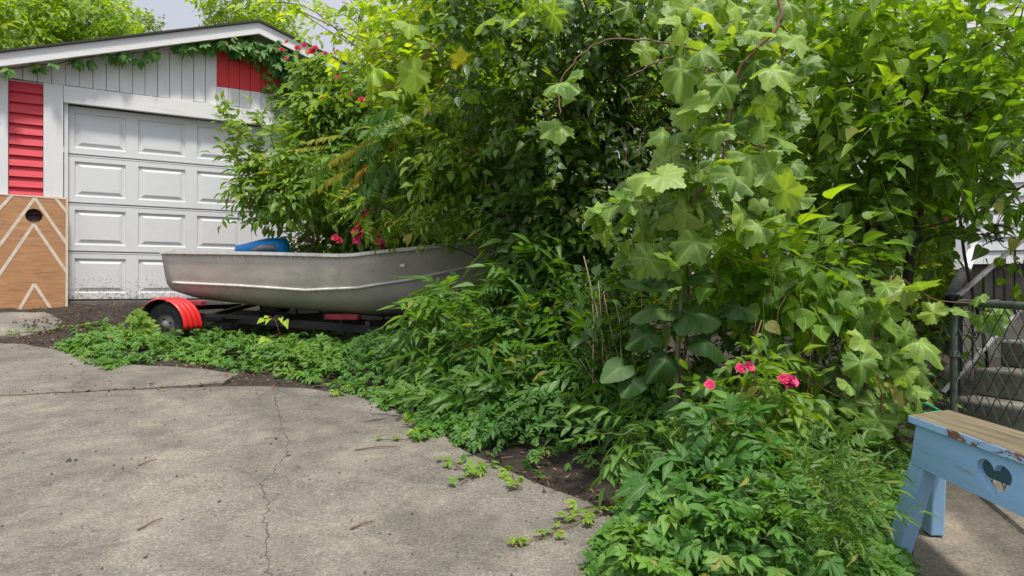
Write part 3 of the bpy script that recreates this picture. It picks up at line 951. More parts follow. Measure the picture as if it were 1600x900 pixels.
def stripe(z0, z1, wd=.03):
    """pale line; endpoints in enlarged-photo pixels of the board, clipped to it"""
    def cv(q): return np.array([(q[0] / 2.812 - 47) * .00526, (483 - 280 - q[1] / 2.812) * .00639])
    a = cv(z0); b = cv(z1)
    d = b - a; d = d / np.linalg.norm(d); n_ = np.array([-d[1], d[0]]) * wd / 2
    lo = np.array([-bW / 2, 0]); hi = np.array([bW / 2, bH])
    pts = [a - n_, b - n_, b + n_, a + n_]
    poly = [p for p in pts]
    for ax in (0, 1):
        for lim, sg in ((lo[ax], 1), (hi[ax], -1)):
            o_ = []
            for i in range(len(poly)):
                p, q = poly[i], poly[(i + 1) % len(poly)]
                ip, iq = (p[ax] - lim) * sg >= 0, (q[ax] - lim) * sg >= 0
                if ip: o_.append(p)
                if ip != iq:
                    t_ = (lim - p[ax]) / (q[ax] - p[ax]); o_.append(p + (q - p) * t_)
            poly = o_
            if not poly: return
    stripe.k += 1
    yy = -.0012 - .0004 * stripe.k
    mb.add([(p[0], yy, p[1]) for p in poly], [tuple(range(len(poly)))], 1)
stripe.k = 0
for z0, z1 in (((132, 48), (-60, 330)), ((132, 40), (300, 275)), ((132, 170), (-60, 470)), ((132, 170), (320, 440)),
               ((137, 452), (62, 585)), ((137, 452), (216, 570)), ((232, 38), (300, 118)), ((30, 38), (-38, 118)),
               ((-40, 32), (305, 38)), ((292, 30), (292, 590)), ((-36, 30), (-36, 590))):
    stripe(z0, z1)
mb.build('board', [M['ply'], M['raw']], board)
mb = MB()
for c, d in (((0, .03, .02), (bW, .03, .038)), ((0, .03, bH - .02), (bW, .03, .038)), ((-bW / 2 + .02, .03, bH / 2), (.038, .03, bH - .08)), ((bW / 2 - .02, .03, bH / 2), (.038, .03, bH - .08)), ((0, .03, .8), (bW - .08, .03, .03))):
    mb.box((c[0], c[1] , c[2]), d)
mb.build('back_frame', M['raw'], board)
for z_ in (hz + .07, hz - .03):
    mb = MB(); mb.box((0, .075, z_), (bW - .05, .012, .085)); mb.build('hole_shade_strip', M['bark'], board)  # dark strips added behind the hole, standing in for the shaded siding there

# ------------------------------------------------------------ boat
BA = np.array([.97, -.243]); BN = np.array([-.243, -.97])     # forward, towards the photographer
BC = np.array([-3.21, 7.38]); BL = 3.3
boat_rz = math.atan2(BA[1], BA[0])
boat = empty('rowing_boat', (BC[0], BC[1], EYE), boat_rz, 'dull grey aluminium rowing boat resting on a black trailer in the ivy', 'boat')
# local: x forward, y = away (left of heading), near side is -y, z relative to eye height
def bprof(t):
    hb = np.interp(t, [0, .25, .5, .65, .8, .9, .97, 1], [.60, .65, .66, .62, .47, .29, .10, .012])
    zg = np.interp(t, [0, .3, .56, .6, .8, 1], [.345, .32, .29, .295, .365, .455])
    zs = np.interp(t, [0, .25, .45, .6, .75, .9, 1], [.055, .02, -.02, .0, .075, .19, .29])
    zb = np.interp(t, [0, .04, .1, .3, .6, .75, .86, .94, 1], [-.06, -.10, -.13, -.195, -.265, -.25, -.17, -.02, .22])
    return hb, zg, zs, zb
NS = 40
mb = MB(); secs = []
for i in range(NS + 1):
    t = i / NS
    hb, zg, zs, zb = bprof(t)
    x = t * BL + .06 * math.sin(math.pi * t)
    sec = []
    zc = zs - .045
    prof = [(1.0, zg), (.985, zg * .66 + zs * .34), (.965, zg * .33 + zs * .67), (.945, zs + .012), (.93, zs - .012), (.89, zs * .6 + zb * .4 - .0), (.80, zs * .3 + zb * .7), (.62, zs * .10 + zb * .9), (.35, zb + .012), (.06, zb), (.0, zb - .012)]
    rake = lambda z: (zg - z) * -.45 * smooth(.86, 1, t) + (zg - z) * .10 * (1 - smooth(0, .1, t))
    for sgn in (-1, 1):
        pts = [(x + float(rake(z)), sgn * hb * k, z) for k, z in (prof if sgn < 0 else prof[:-1][::-1])]
        sec += pts
    secs.append(sec)
n = len(secs[0])
V = [p for s_ in secs for p in s_]; F = []
for i in range(NS):
    for k in range(n - 1):
        F.append((i * n + k, i * n + k + 1, (i + 1) * n + k + 1, (i + 1) * n + k))
def mat_alu():
    m, t, p = newmat('weathered_aluminium')
    n1 = noise(t, 2.2, 7, .65, stretch=(1, 1, 2)); n2 = noise(t, 1, 6, .7, stretch=(60, 60, 1.5)); n3 = noise(t, 12, 6, .7)
    c = ramp(t, n1, [(.3, (.34, .315, .275)), (.55, (.45, .42, .37)), (.75, (.54, .51, .455))])
    c = mixc(t, ramp(t, n2, [(.5, (0, 0, 0)), (.75, (.35,) * 3)]), c, (.40, .385, .35))
    c = mixc(t, ramp(t, n3, [(.58, (0, 0, 0)), (.72, (.5,) * 3)]), c, (.15, .13, .105))
    co = t.nodes.new('ShaderNodeTexCoord'); s_ = t.nodes.new('ShaderNodeSeparateXYZ'); t.links.new(co.outputs['Object'], s_.inputs[0])
    mr = N(t, 'ShaderNodeMapRange'); mr.inputs['From Min'].default_value = -.02; mr.inputs['From Max'].default_value = -.12; mr.inputs['To Max'].default_value = .55
    t.links.new(s_.outputs['Z'], mr.inputs['Value'])
    c = mixc(t, mr.outputs[0], c, (.27, .245, .19))     # darker and browner towards the bottom of the hull
    t.links.new(c, p.inputs['Base Color']); p.inputs['Metallic'].default_value = .15
    r = ramp(t, n1, [(.3, (.5,) * 3), (.8, (.68,) * 3)]); t.links.new(r, p.inputs['Roughness'])
    bump(t, p, n3, .003, .35)
    return m
M['alu'] = mat_alu()
M['alu_l'] = mat_simple('bright_aluminium', (.74, .72, .68), .5, .35, .18, 9, .001, 40, dirt=(.2, .17, .12), dirtamt=.5)
mb.add(V, F)
mb.add(secs[0], [tuple(range(n))])          # transom
hull = mb.build('hull', M['alu'], boat, True)
md = hull.modifiers.new('es', 'EDGE_SPLIT'); md.split_angle = R(38)
md = hull.modifiers.new('solid', 'SOLIDIFY'); md.thickness = .004; md.offset = 0
# gunwale rail and strake follow the sections
def linealong(k, dy, dz, sgn):
    pts = []
    for i in range(NS + 1):
        p = secs[i][k if sgn < 0 else n - 1 - k]
        pts.append((p[0], p[1] + sgn * dy, p[2] + dz))
    return pts
for sgn in (-1, 1):
    mb = MB(); g_ = linealong(0, .006, .0, sgn)
    V = []; F = []
    for p in g_:
        for a, b in ((0.016, .012), (.016, -.016), (.006, -.022), (-.03, -.006), (-.03, .012)):
            V.append((p[0], p[1] + sgn * a, p[2] + b))
    for i in range(NS):
        for q in range(5):
            q2 = (q + 1) % 5; F.append((i * 5 + q, i * 5 + q2, i * 5 + 5 + q2, i * 5 + 5 + q))
    F.append((0, 1, 2, 3, 4)); F.append(tuple(NS * 5 + q for q in range(5)))
    mb.add(V, F)
    for i in range(2, NS * 3 - 3, 3):      # rivets under the rail
        t_ = i / 3; i0 = int(t_); f = t_ - i0; a_ = np.array(g_[i0]) * (1 - f) + np.array(g_[min(i0 + 1, NS)]) * f
        mb.tube([a_ + np.array([0, sgn * .004, -.034]), a_ + np.array([0, sgn * -.006, -.034])], .0055, 6)
    gw = mb.build('gunwale', M['alu_l'], boat)
    mb = MB(); mb.tube(linealong(3, .004, -.012, sgn)[1:-2], .0145, 6); mb.build('rub_strake', M['alu_l'], boat, True)
mb = MB()
for x, wd in ((.35, .28), (1.45, .26), (2.35, .25)):
    hb = float(bprof(x / BL)[0]); mb.box((x, 0, .20), (wd, hb * 1.93, .03))
mb.build('thwart', M['alu_l'], boat, bevel=.005)
mb = MB(); mb.box((.015, 0, .335), (.05, 1.12, .05)); mb.box((.07, -.585, .352), (.13, .06, .022)); mb.box((.07, .585, .352), (.13, .06, .022)); mb.build('transom_cap', M['alu'], boat, bevel=.006)
# sticker near bow
tx = .925; i = int(tx * NS); a = secs[i][0]; b = secs[i][2]; c = secs[i + 1][0]; d_ = secs[i + 1][2]
mb = MB()
def lerp(p, q, f): return np.array(p) * (1 - f) + np.array(q) * f
q = [lerp(lerp(a, b, v), lerp(c, d_, v), u) + np.array([.012, -.012, 0]) * 1.0 for u, v in ((0, .25), (.7, .25), (.7, .9), (0, .9))]
mb.add([tuple(p) for p in q], [(0, 3, 2, 1)]); mb.build('registration_sticker', M['yellow'], boat, solid=.002)
# blue float lying inside
bp = np.array(P(411, 383, 7.1))
flt = empty('plastic_float', bp, R(-10), 'bright blue and grey moulded plastic float lying inside the boat near its stern', 'float')
mb = MB(); V = []; F = []; K = 14
prof = []
for i in range(17):
    t = i / 16; x = -.27 + .54 * t
    h = .055 + .065 * smooth(0, .75, t) - .02 * smooth(.85, 1, t); hw = .17 * math.sin(math.pi * (.12 + .80 * t)) ** .5
    if i in (0, 16): h *= .35; hw *= .5
    for k in range(K):
        an = 2 * math.pi * k / K; cx, sx = math.cos(an), math.sin(an)
        V.append((x, hw * math.copysign(abs(cx) ** .7, cx), -.05 + (h if sx > 0 else .05) * math.copysign(abs(sx) ** .7, sx)))
for i in range(16):
    for k in range(K): F.append((i * K + k, i * K + (k + 1) % K, (i + 1) * K + (k + 1) % K, (i + 1) * K + k))
F.append(tuple(range(K))); F.append(tuple(16 * K + k for k in range(K)))
mb.add(V, F); mb.build('shell', M['blue_pl'], flt, True)
mb = MB(); mb.tube([(-.02, -.165, -.055), (.08, -.18, -.035), (.17, -.17, -.03), (.23, -.14, -.045)], [.012, .026, .026, .012], 8); mb.build('grey_insert', M['grey_pl'], flt, True)
mb = MB(); mb.tube([(.2, -.15, -.06), (.2, -.16, .03), (.2, -.08, .075), (.2, .08, .075), (.2, .16, .03)], .005, 6); mb.build('strap', M['blue_pl'], flt, True)

# ------------------------------------------------------------ trailer
trl = empty('boat_trailer', (BC[0], BC[1], EYE), boat_rz, 'black boat trailer with red fender under the aluminium boat', 'trailer')
def bl(x, y):      # local -> ground z relative
    wpt = BC + BA * x - BN * y
    return float(G(wpt[0], wpt[1])) - EYE
WR = .205
axx = .30; wy = -.86
zw = bl(axx, wy) + WR - .008
zf = bl(axx, .86) + WR - .008
mb = MB()
mb.bar((axx, wy + .1, zw - .01), (axx, .76, zf - .01), .045, .045)
mb.build('axle', M['blackmetal'], trl, bevel=.003)
mb = MB()
FZ = -.26
for y in (-.42, .42):
    mb.bar((-.05, y, FZ - .0), (2.2, y * .8, FZ - .13), .05, .075)
    mb.bar((2.2, y * .8, FZ - .13), (3.0, 0, FZ - .14), .05, .06)
mb.bar((3.0, 0, FZ - .14), (4.1, 0, FZ - .12), .06, .075)
for x, dz in ((.0, 0), (1.25, -.075), (2.15, -.12)):
    mb.bar((x, -.62, FZ + dz + .06), (x, .62, FZ + dz + .06), .045, .05)
mb.bar((.1, -.7, FZ + .02), (.9, -.34, FZ - .03), .04, .04)
mb.bar((.1, -.72, FZ - .05), (.1, .7, FZ - .05), .04, .05)
mb.build('frame', M['blackmetal'], trl, bevel=.003)
mb = MB()
for sgn in (-1, 1):
    mb = MB()
    for k in range(3):
        mb.bar((axx - .30 + .04 * k, sgn * .55, zw + .03 + .012 * k), (axx + .30 - .04 * k, sgn * .55, zw + .03 + .012 * k), .045, .01)
    mb.bar((axx - .3, sgn * .55, zw + .03), (axx - .3, sgn * .47, FZ), .03, .03); mb.bar((axx + .3, sgn * .55, zw + .03), (axx + .3, sgn * .45, FZ - .02), .03, .03)
    mb.build('leaf_spring', M['blackmetal'], trl)

def wheel(y, z, sgn):
    hubo = empty('wheel', (axx, y, z)); hubo.parent = trl
    mb = MB(); prof = [(.10, -.05), (.135, -.062), (.175, -.062), (.198, -.048), (.205, -.02), (.203, -.018), (.203, .018), (.205, .02), (.198, .048), (.175, .062), (.135, .062), (.10, .05)]
    K = 40; V = []; F = []
    for k in range(K):
        an = 2 * math.pi * k / K
        for j, (r, yy) in enumerate(prof):
            rr = r * (1.0 if r < .19 else (1 + (.008 if k % 2 else 0)))
            V.append((rr * math.cos(an), yy, rr * math.sin(an)))
    m_ = len(prof)
    for k in range(K):
        for j in range(m_ - 1): F.append((k * m_ + j, k * m_ + j + 1, ((k + 1) % K) * m_ + j + 1, ((k + 1) % K) * m_ + j))
    mb.add(V, F); mb.build('tyre', M['rubber'], hubo, True)
    mb = MB(); prof = [(.104, -.052), (.104, -.03), (.085, -.022), (.05, -.03), (.035, -.055), (.0, -.06)]; V = []; F = []
    prof = [(r, yy * (-sgn)) for r, yy in prof]
    for k in range(K):
        an = 2 * math.pi * k / K
        for r, yy in prof: V.append((r * math.cos(an), yy, r * math.sin(an)))
    m_ = len(prof)
    for k in range(K):
        for j in range(m_ - 1): F.append((k * m_ + j, k * m_ + j + 1, ((k + 1) % K) * m_ + j + 1, ((k + 1) % K) * m_ + j))
    mb.add(V, F); mb.build('rim', M['oldrim'], hubo, True)
    mb = MB()
    for k in range(4):
        an = math.pi * k / 2 + .4; mb.tube([(.05 * math.cos(an), sgn * .026, .05 * math.sin(an)), (.05 * math.cos(an), sgn * .045, .05 * math.sin(an))], .009, 6)
        mb.build('lug_nut', M['blackmetal'], hubo); mb = MB()
wheel(wy, zw, -1); wheel(.86, zf, 1)
def fender(y, z, sgn):
    mb = MB(); V = []; F = []; A = 22
    cols = []
    W_ = .23
    for j in range(25):
        u = j / 24; yy = (u - .5) * W_
        r = .252 + .016 * (math.sin(u * math.pi * 3.5 ) ** 2) ** .8
        cols.append((yy, r))
    for i in range(A + 1):
        an = R(-4) + R(172) * i / A
        for yy, r in cols:
            V.append((r * math.cos(an), yy, r * math.sin(an) - .02))
    m_ = len(cols)
    for i in range(A):
        for j in range(m_ - 1): F.append((i * m_ + j, i * m_ + j + 1, (i + 1) * m_ + j + 1, (i + 1) * m_ + j))
    mb.add(V, F)
    o = mb.build('fender', [M['redplastic'], M['blackmetal']], trl, True)
    o.location = (axx, y, z)
    md = o.modifiers.new('solid', 'SOLIDIFY'); md.thickness = .004; md.offset = -1; md.material_offset = 1; md.material_offset_rim = 0
fender(wy, zw, -1); fender(.86, zf, 1)
def pad(x, y, z, tilt=0):
    mb = MB(); mb.bar((x - .17, y, z), (x + .17, y, z - tilt), .09, .05); mb.build('bunk_pad', M['pad'], trl, bevel=.01)
    mb = MB(); mb.tube([(x, y - .03, z - .02), (x, y - .02, z - .14)], .012, 8); mb.bar((x - .03, y + .02, z - .03), (x - .03, y + .02, z - .16), .02, .03)
    mb.build('pad_bracket', M['blackmetal'], trl); mb = MB()
    mb.tube([(x - .16, y - .055, z - .0), (x - .15, y - .056, z + .02), (x - .13, y - .056, z), (x - .15, y - .056, z - .02), (x - .16, y - .055, z)], .003, 5)
    mb.build('ring', M['blackmetal'], trl)
pad(.30, -.60, -.135, .01); pad(1.83, -.46, -.265, .0); pad(.30, .60, -.135, .01); pad(1.83, .46, -.265, .0)
mb = MB(); mb.bar((3.05, 0, FZ - .12), (3.42, 0, .24), .05, .05); mb.box((3.40, 0, .22), (.10, .16, .09)); mb.tube([(3.36, -.09, .2), (3.36, .09, .2)], .035, 10)
mb.build('winch_post', M['blackmetal'], trl, bevel=.004)
mb = MB(); mb.tube([(3.7, 0.03, FZ - .1), (3.7, .03, bl(3.7, 0) + .03)], .02, 8); mb.build('jockey_stand', M['blackmetal'], trl)

# ------------------------------------------------------------ house, steps, railing (right)
def mat_siding():
    return mat_simple('white_siding', (.70, .71, .73), .55, 0, .08, 3, .0006, 60, dirt=(.45, .45, .42), dirtamt=.25)
M['siding'] = mat_siding()
hx = float(P(1492, 300, 6.6)[0])
house = empty('house', (hx, 6.6, .8), R(-31), 'white clapboard house seen between the leaves behind the steps', 'house')
mb = MB(); z = .35
while z < 6.5:
    V = [(0, 0.004, z), (7, 0.004, z), (7, .02, z + .12), (0, .02, z + .12), (0, .05, z), (7, .05, z), (7, .05, z + .12), (0, .05, z + .12)]
    mb.add(V, [(0, 1, 2, 3), (7, 6, 5, 4), (0, 4, 5, 1), (2, 6, 7, 3), (1, 5, 6, 2), (3, 7, 4, 0)])
    z += .121
mb.box((3.5, 2.6, 3.4), (6.98, 5.0, 6.1)); mb.build('wall', M['siding'], house)
mb = MB(); mb.box((.045, -.012, 3.4), (.11, .03, 6.2)); mb.build('corner_board', M['siding'], house, bevel=.003)
mb = MB(); mb.box((3.5, 2.6, -.2), (6.9, 5.0, 1.1)); mb.build('foundation', M['stepconc'], house)
mb = MB()
mb.add([(-.4, -.4, 6.4), (7.4, -.4, 6.4), (7.4, 2.6, 8.2), (-.4, 2.6, 8.2), (7.4, 5.6, 6.4), (-.4, 5.6, 6.4)], [(0, 1, 2, 3), (3, 2, 4, 5), (0, 3, 5), (1, 4, 2), (0, 5, 4, 1)])
mb.build('roof', M['shingle'], house)
mb = MB(); mb.box((.0, -.035, 1.75), (.9, .07, .10)); mb.box((1.0, -.03, 2.6), (.07, .04, 1.6)); mb.box((2.0, -.03, 2.6), (.07, .04, 1.6)); mb.box((1.5, -.03, 1.8), (1.1, .06, .06)); mb.box((1.5, -.03, 3.4), (1.1, .06, .06))
mb.build('trim', M['siding'], house, bevel=.004)
mb = MB(); mb.box((1.5, -.004, 2.6), (.92, .01, 1.52)); mb.build('window', mat_simple('glass', (.03, .035, .04), .1, 0, .1, 3), house)

A1 = np.array([P(1477, 620, 4.2)[0], 4.2]); RD = np.array([.93, .36]); RD = RD / np.linalg.norm(RD); ED = np.array([RD[1], -RD[0]])
z1 = EYE - 170 / FPX * 4.2
steps = empty('concrete_steps', (A1[0], A1[1], 0), math.atan2(RD[1], RD[0]), 'worn grey concrete steps rising to the right behind the wire gate', 'steps')
mb = MB(); RISE = .162; RUN = .235
for k in range(-1, 6):
    x0 = k * RUN; zt_ = z1 + k * RISE
    # tread slab with nosing, riser body
    mb.box(((x0 + 2.2) / 2 + 0, -.62 - .001 * k, zt_ - RISE / 2 - .02), (2.2 - x0, 1.24, RISE + .0)) if False else None
    V = [(x0, 0, zt_ - RISE - .3 if k == -1 else zt_ - RISE - .0), (x0 + 2.0, 0, zt_ - RISE), (x0 + 2.0, 0, zt_), (x0, 0, zt_)]
    mb.box((x0 + .9, -.62, zt_ - RISE / 2), (1.8, 1.24, RISE - .002))
mb.build('stair_block', M['stepconc'], steps, bevel=.014)

rail = empty('stair_railing', (A1[0], A1[1], 0), math.atan2(RD[1], RD[0]), 'wrought iron stair railing with grey rails and scrolled balusters beside the steps', 'railing')
def rl(px, py, Y=None):
    """pixel -> local (x,z) on the plane through the left edge of the steps"""
    m = (px - 800) / FPX
    # A1 + x*RD : X = m*Y
    x = (m * A1[1] - A1[0]) / (RD[0] - m * RD[1])
    Y = A1[1] + x * RD[1]
    return x, EYE - (py - 450) / FPX * Y
ta = rl(1502, 462); tb = rl(1600, 377); la = rl(1478, 614); lb = rl(1582, 503)
def ext(a, b, x): return a[1] + (b[1] - a[1]) / (b[0] - a[0]) * (x - a[0])
X1 = 1.35
yR = .02
mb = MB(); mb.bar((ta[0], yR, ta[1]), (X1, yR, ext(ta, tb, X1)), .032, .018); mb.build('top_rail', M['rail'], rail, bevel=.003)
mb = MB(); mb.bar((la[0], yR, la[1]), (X1, yR, ext(la, lb, X1)), .026, .016); mb.build('bottom_rail', M['rail'], rail, bevel=.003)
x = ta[0] + .03; k = 0
while x < X1:
    zb_, zt_ = ext(la, lb, x), ext(ta, tb, x)
    mb = MB(); pts = []
    for i in range(30):
        t = i / 29
        tw = .0
        pts.append((x, yR, zb_ + (zt_ - zb_) * t))
    if k % 2:
        mb.tube(pts, .007, 6)
        cz = zt_ - .12; 
        mb.tube([(x + .03 + .028 * math.cos(a) * (1 - .06 * i_), yR, cz + .028 * math.sin(a) * (1 - .06 * i_)) for i_, a in enumerate(np.linspace(math.pi, -2.4 * math.pi, 22)) if (1 - .06 * i_) > -.1][:16], .005, 5)
        cz = zb_ + .16
        mb.tube([(x + .03 + .028 * math.cos(a) * (1 - .05 * i_), yR, cz + .028 * math.sin(a) * (1 - .05 * i_)) for i_, a in enumerate(np.linspace(math.pi, 3.4 * math.pi, 16))], .005, 5)
    else:
        mb.tube(pts, .008, 4)
    mb.build('baluster', M['iron'], rail, True)
    x += .095; k += 1
mb = MB(); mb.tube([(la[0] + .06, yR, ext(la, lb, la[0] + .06) + .0), (la[0] + .06, yR, .1)], .012, 8); mb.tube([(ta[0], yR, ta[1]), (ta[0], yR, ext(la, lb, ta[0]) - .3)], .012, 8)
mb.build('post', M['iron'], rail)

# downspout with corrugated black end
ds = empty('downspout', P(1500, 430, 5.6), 0, 'white downspout elbow ending in a black corrugated pipe beside the railing', 'downspout')
dp = np.array(P(1500, 430, 5.6))
mb = MB(); e0 = np.array(P(1520, 392, 5.9)) - dp; e1 = np.array(P(1506, 428, 5.6)) - dp
mb.bar(e0 + np.array([.03, .1, .6]), e0, .065, .05, up=(0, 1, 0)); mb.bar(e0, e1, .065, .05, up=(0, 1, 0)); mb.build('elbow', M['siding'], ds, bevel=.01)
mb = MB(); a = np.array(P(1508, 425, 5.58)) - dp; b = np.array(P(1486, 470, 5.2)) - dp
pts = []; rr = []
for i in range(49):
    t = i / 48; pts.append(a + (b - a) * t + np.array([-.02, 0, -.02]) * math.sin(math.pi * t)); rr.append(.042 + .006 * (1 if i % 4 < 2 else -1))
mb.tube(pts, rr, 16); mb.build('corrugated_pipe', M['rubber'], ds, True)

# ------------------------------------------------------------ wire gate
gA = np.array([float(P(1490, 470, 3.22)[0]), 3.22]); gd = np.array([-.17, -.98]); gd = gd / np.linalg.norm(gd)
gzb = -.0 + float(G(gA[0], gA[1])) - .03; gzt = EYE - 22 / FPX * 3.22
gate = empty('wire_gate', (gA[0], gA[1], 0), math.atan2(gd[1], gd[0]), 'green chain link gate with a rounded steel pipe frame behind the blue bench', 'gate')
GL = 1.5
mb = MB(); pts = [(0, 0, gzb + .02), (0, 0, .3), (0, 0, gzt - .09)]
for a in np.linspace(180, 90, 7)[1:]: pts.append((.09 + .09 * math.cos(R(a)), 0, gzt - .09 + .09 * math.sin(R(a))))
pts += [(GL * .5, 0, gzt - .005), (GL, 0, gzt)]
mb.tube(pts, .0155, 12); mb.build('pipe_frame', M['galv'], gate, True)
mb = MB(); mb.tube([(0, 0, gzb + .05), (GL * .3, .0, gzb + .035), (GL * .6, 0, gzb + .03), (GL, 0, gzb + .02)], .014, 8); mb.build('bottom_bar', M['galv'], gate, True)
mb = MB(); dg = .10; H_ = gzt - gzb - .05
nx_ = int(GL / (dg / 1)) + 14
for sgn in (1, -1):
    for i in range(-16, nx_ + 2):
        x0 = i * dg
        pts = []
        nn = int(H_ / (dg * .5)) * 2
        for q in range(nn + 1):
            zz = gzb + .04 + H_ * q / nn; xx = x0 + (H_ * q / nn if sgn > 0 else -H_ * q / nn) + (0 if sgn > 0 else dg * .0 + dg * 12)
            top = gzt - (0 if xx > .09 else .09 - math.sqrt(max(0, .0081 - (.09 - xx) ** 2))) if xx >= 0 else -1
            if 0 < xx < GL and zz < top: pts.append((xx, sgn * .0025 + .003 * math.sin(q * 1.57), zz))
            elif len(pts) > 1:
                mb.tube(pts, .0026, 4, caps=False); pts = []
            else: pts = []
        if len(pts) > 1: mb.tube(pts, .0026, 4, caps=False)
mb.build('wire_mesh', M['greenwire'], gate)
# coiled hose and hinge collar
for z_ in (.2, .62):
    mb = MB(); mb.tube([(0, 0, z_), (0, 0, z_ + .025)], .024, 10); mb.build('hinge', M['galv'], gate)
hp = np.array(P(1448, 655, 3.05))
hose = empty('garden_hose', hp, 0, 'bright green garden hose end lying in the plants behind the bench', 'hose')
mb = MB(); mb.tube([(math.cos(a) * .055 + .004 * a, .05 * math.sin(a), .012 * math.sin(a * 1.7) + .006 * a) for a in np.linspace(0, 9, 40)], .0055, 8); mb.build('coil', M['hose'], hose, True)

# ------------------------------------------------------------ blue bench
M['bluepaint'] = mat_paintwood('light_blue_paint', (.33, .57, .86), grain=(30, 2.5, 30), chip=.60, chipcol=(.24, .19, .15), rough=.5)
M['bluepaint_v'] = mat_paintwood('light_blue_paint_leg', (.33, .56, .84), grain=(30, 30, 2.5), chip=.63, chipcol=(.30, .33, .36), rough=.5)
def mat_seat():
    m, t, p = newmat('weathered_seat_wood')
    g = noise(t, 1.0, 7, .7, stretch=(45, 2.2, 45)); n = noise(t, 7, 5)
    c = ramp(t, g, [(.3, (.055, .042, .024)), (.5, (.14, .11, .062)), (.72, (.25, .205, .13))])
    c = mixc(t, ramp(t, n, [(.5, (0, 0, 0)), (.8, (.5,) * 3)]), c, (.10, .09, .055))
    t.links.new(c, p.inputs['Base Color']); p.inputs['Roughness'].default_value = .8; bump(t, p, g, .004, .6)
    return m
M['seat'] = mat_seat()
def mat_edge():
    m, t, p = newmat('worn_blue_edge')
    n = noise(t, 1.0, 6, .7, stretch=(8, 5, 16), dist=.6); g = noise(t, 1, 5, stretch=(60, 4, 60))
    wood = ramp(t, g, [(.3, (.14, .055, .03)), (.7, (.33, .16, .10))])
    c = mixc(t, ramp(t, n, [(.50, (0, 0, 0)), (.525, (1, 1, 1))]), (.35, .60, .89), wood)
    t.links.new(c, p.inputs['Base Color']); p.inputs['Roughness'].default_value = .6; bump(t, p, n, .004, .4)
    return m
M['edge'] = mat_edge()
FLp = P(1419, 648, 2.41)
ba = math.atan2(-1, -.045)        # long axis towards the photographer
bench = empty('bench', (FLp[0], FLp[1], 0), 0, 'light blue wooden bench with a heart cut in its side and a bare worn seat', 'bench')
BZ = float(FLp[2]); ax_l = np.array([-.045, -1.0]); ax_w = np.array([1.0, -.045])
def bq(l, wd, z):            # l along bench from its far end, wd from front edge inward; far end cut on the skew
    p = ax_l * l + ax_w * wd + np.array([0, .62 * 1]) * wd * smooth(.5, 0, l) * .9
    return (float(p[0]), float(p[1]), z)
LB = 1.25; WB = .20
def bblock(mb, l0, l1, w0, w1, z0, z1, mi=0, dl=0, nseg=10, topmi=None):
    V = []; F = []
    for i in range(nseg + 1):
        l = l0 + (l1 - l0) * i / nseg
        V += [bq(l, w0, z0), bq(l, w1, z0), bq(l, w1, z1), bq(l, w0, z1)]
    mats_ = []
    for i in range(nseg):
        for q in range(4):
            q2 = (q + 1) % 4; F.append((i * 4 + q, i * 4 + 4 + q, i * 4 + 4 + q2, i * 4 + q2)); mats_.append(topmi if (q == 2 and topmi is not None) else mi)
    F.append((0, 1, 2, 3)); mats_.append(mi); F.append(tuple(nseg * 4 + q for q in (3, 2, 1, 0))); mats_.append(mi)
    k = mb.n; mb.add(V, F, mi); mb.m[-len(F):] = mats_
mb = MB(); bblock(mb, 0, LB, 0, WB, BZ - .026, BZ, 0, topmi=1)
mb.build('seat', [M['edge'], M['seat']], bench, bevel=.003)
# front apron with the heart
def apron(w0, heart):
    AL0, AL1 = .035, LB - .035; zt_ = BZ - .027; zb_ = BZ - .167
    outer = [(AL0 - .0, zt_), (AL0 - .035, zb_ + .012), (AL0 - .03, zb_), (AL1 + .03, zb_), (AL1, zt_)]
    cx = heart; cz = BZ - .092
    hp_ = []
    for i in range(40):
        a = 2 * math.pi * i / 40
        x = 16 * math.sin(a) ** 3; y = 13 * math.cos(a) - 5 * math.cos(2 * a) - 2 * math.cos(3 * a) - math.cos(4 * a)
        hp_.append((cx + x * .0048, cz + y * .0034 - .002))
    V, F = poly_with_hole(outer, hp_, .018)
    V2 = []
    for x, y, z in V:
        V2.append(bq(x, w0 + y, z))
    m_ = MB(); m_.add(V2, F); return m_.build('side_board', M['bluepaint'], bench, bevel=.0015)
apron(.012, .44); apron(WB - .03, .80)
def leg(l, w0, foot_dl, foot_dw, hl=.052, th=.045):
    p = np.array(bq(l, w0, 0))[:2]
    zt_ = BZ - .03 if w0 > .1 else BZ - .164
    q = p + ax_l * foot_dl + ax_w * foot_dw
    zg = float(G(q[0] + FLp[0], q[1] + FLp[1])) + .003
    V = []
    for c_, z in ((p, zt_), (q, zg)):
        for a, b in ((-1, -1), (1, -1), (1, 1), (-1, 1)):
            r_ = c_ + ax_l * hl * b * (1 if z > .2 else .85) + ax_w * a * th / 2
            V.append((r_[0], r_[1], z))
    mb = MB(); mb.add(V, [(0, 1, 2, 3), (7, 6, 5, 4), (0, 4, 5, 1), (1, 5, 6, 2), (2, 6, 7, 3), (3, 7, 4, 0)])
    mb.build('leg', M['bluepaint_v'], bench, bevel=.006)
leg(.045, .04, -.075, -.045, .048, .05); leg(-.035, WB - .04, -.075, .03, .042, .05)
leg(LB - .10, .035, .045, -.02, .06); leg(LB - .12, WB - .035, .045, .05, .05)

# ------------------------------------------------------------ VEGETATION

ca = np.array(P(300, 50, 8.6))
cb = empty('cable', ca, 0, 'thin dark service cable running up from the garage roof to the upper right', 'cable')
mb = MB(); e_ = np.array(P(430, -120, 12)) - ca; mb.tube([e_ * t + np.array([0, 0, -.5 * math.sin(math.pi * t)]) for t in np.linspace(0, 1, 14)], .006, 6); mb.build('line', M['rubber'], cb)
mb = MB(); mb.tube([(0, 0, .02), (0, 0, -.14)], .012, 8); mb.build('bracket', M['iron'], cb)
def GD(x, y): return float(G(x, y))
LT = 'L_'
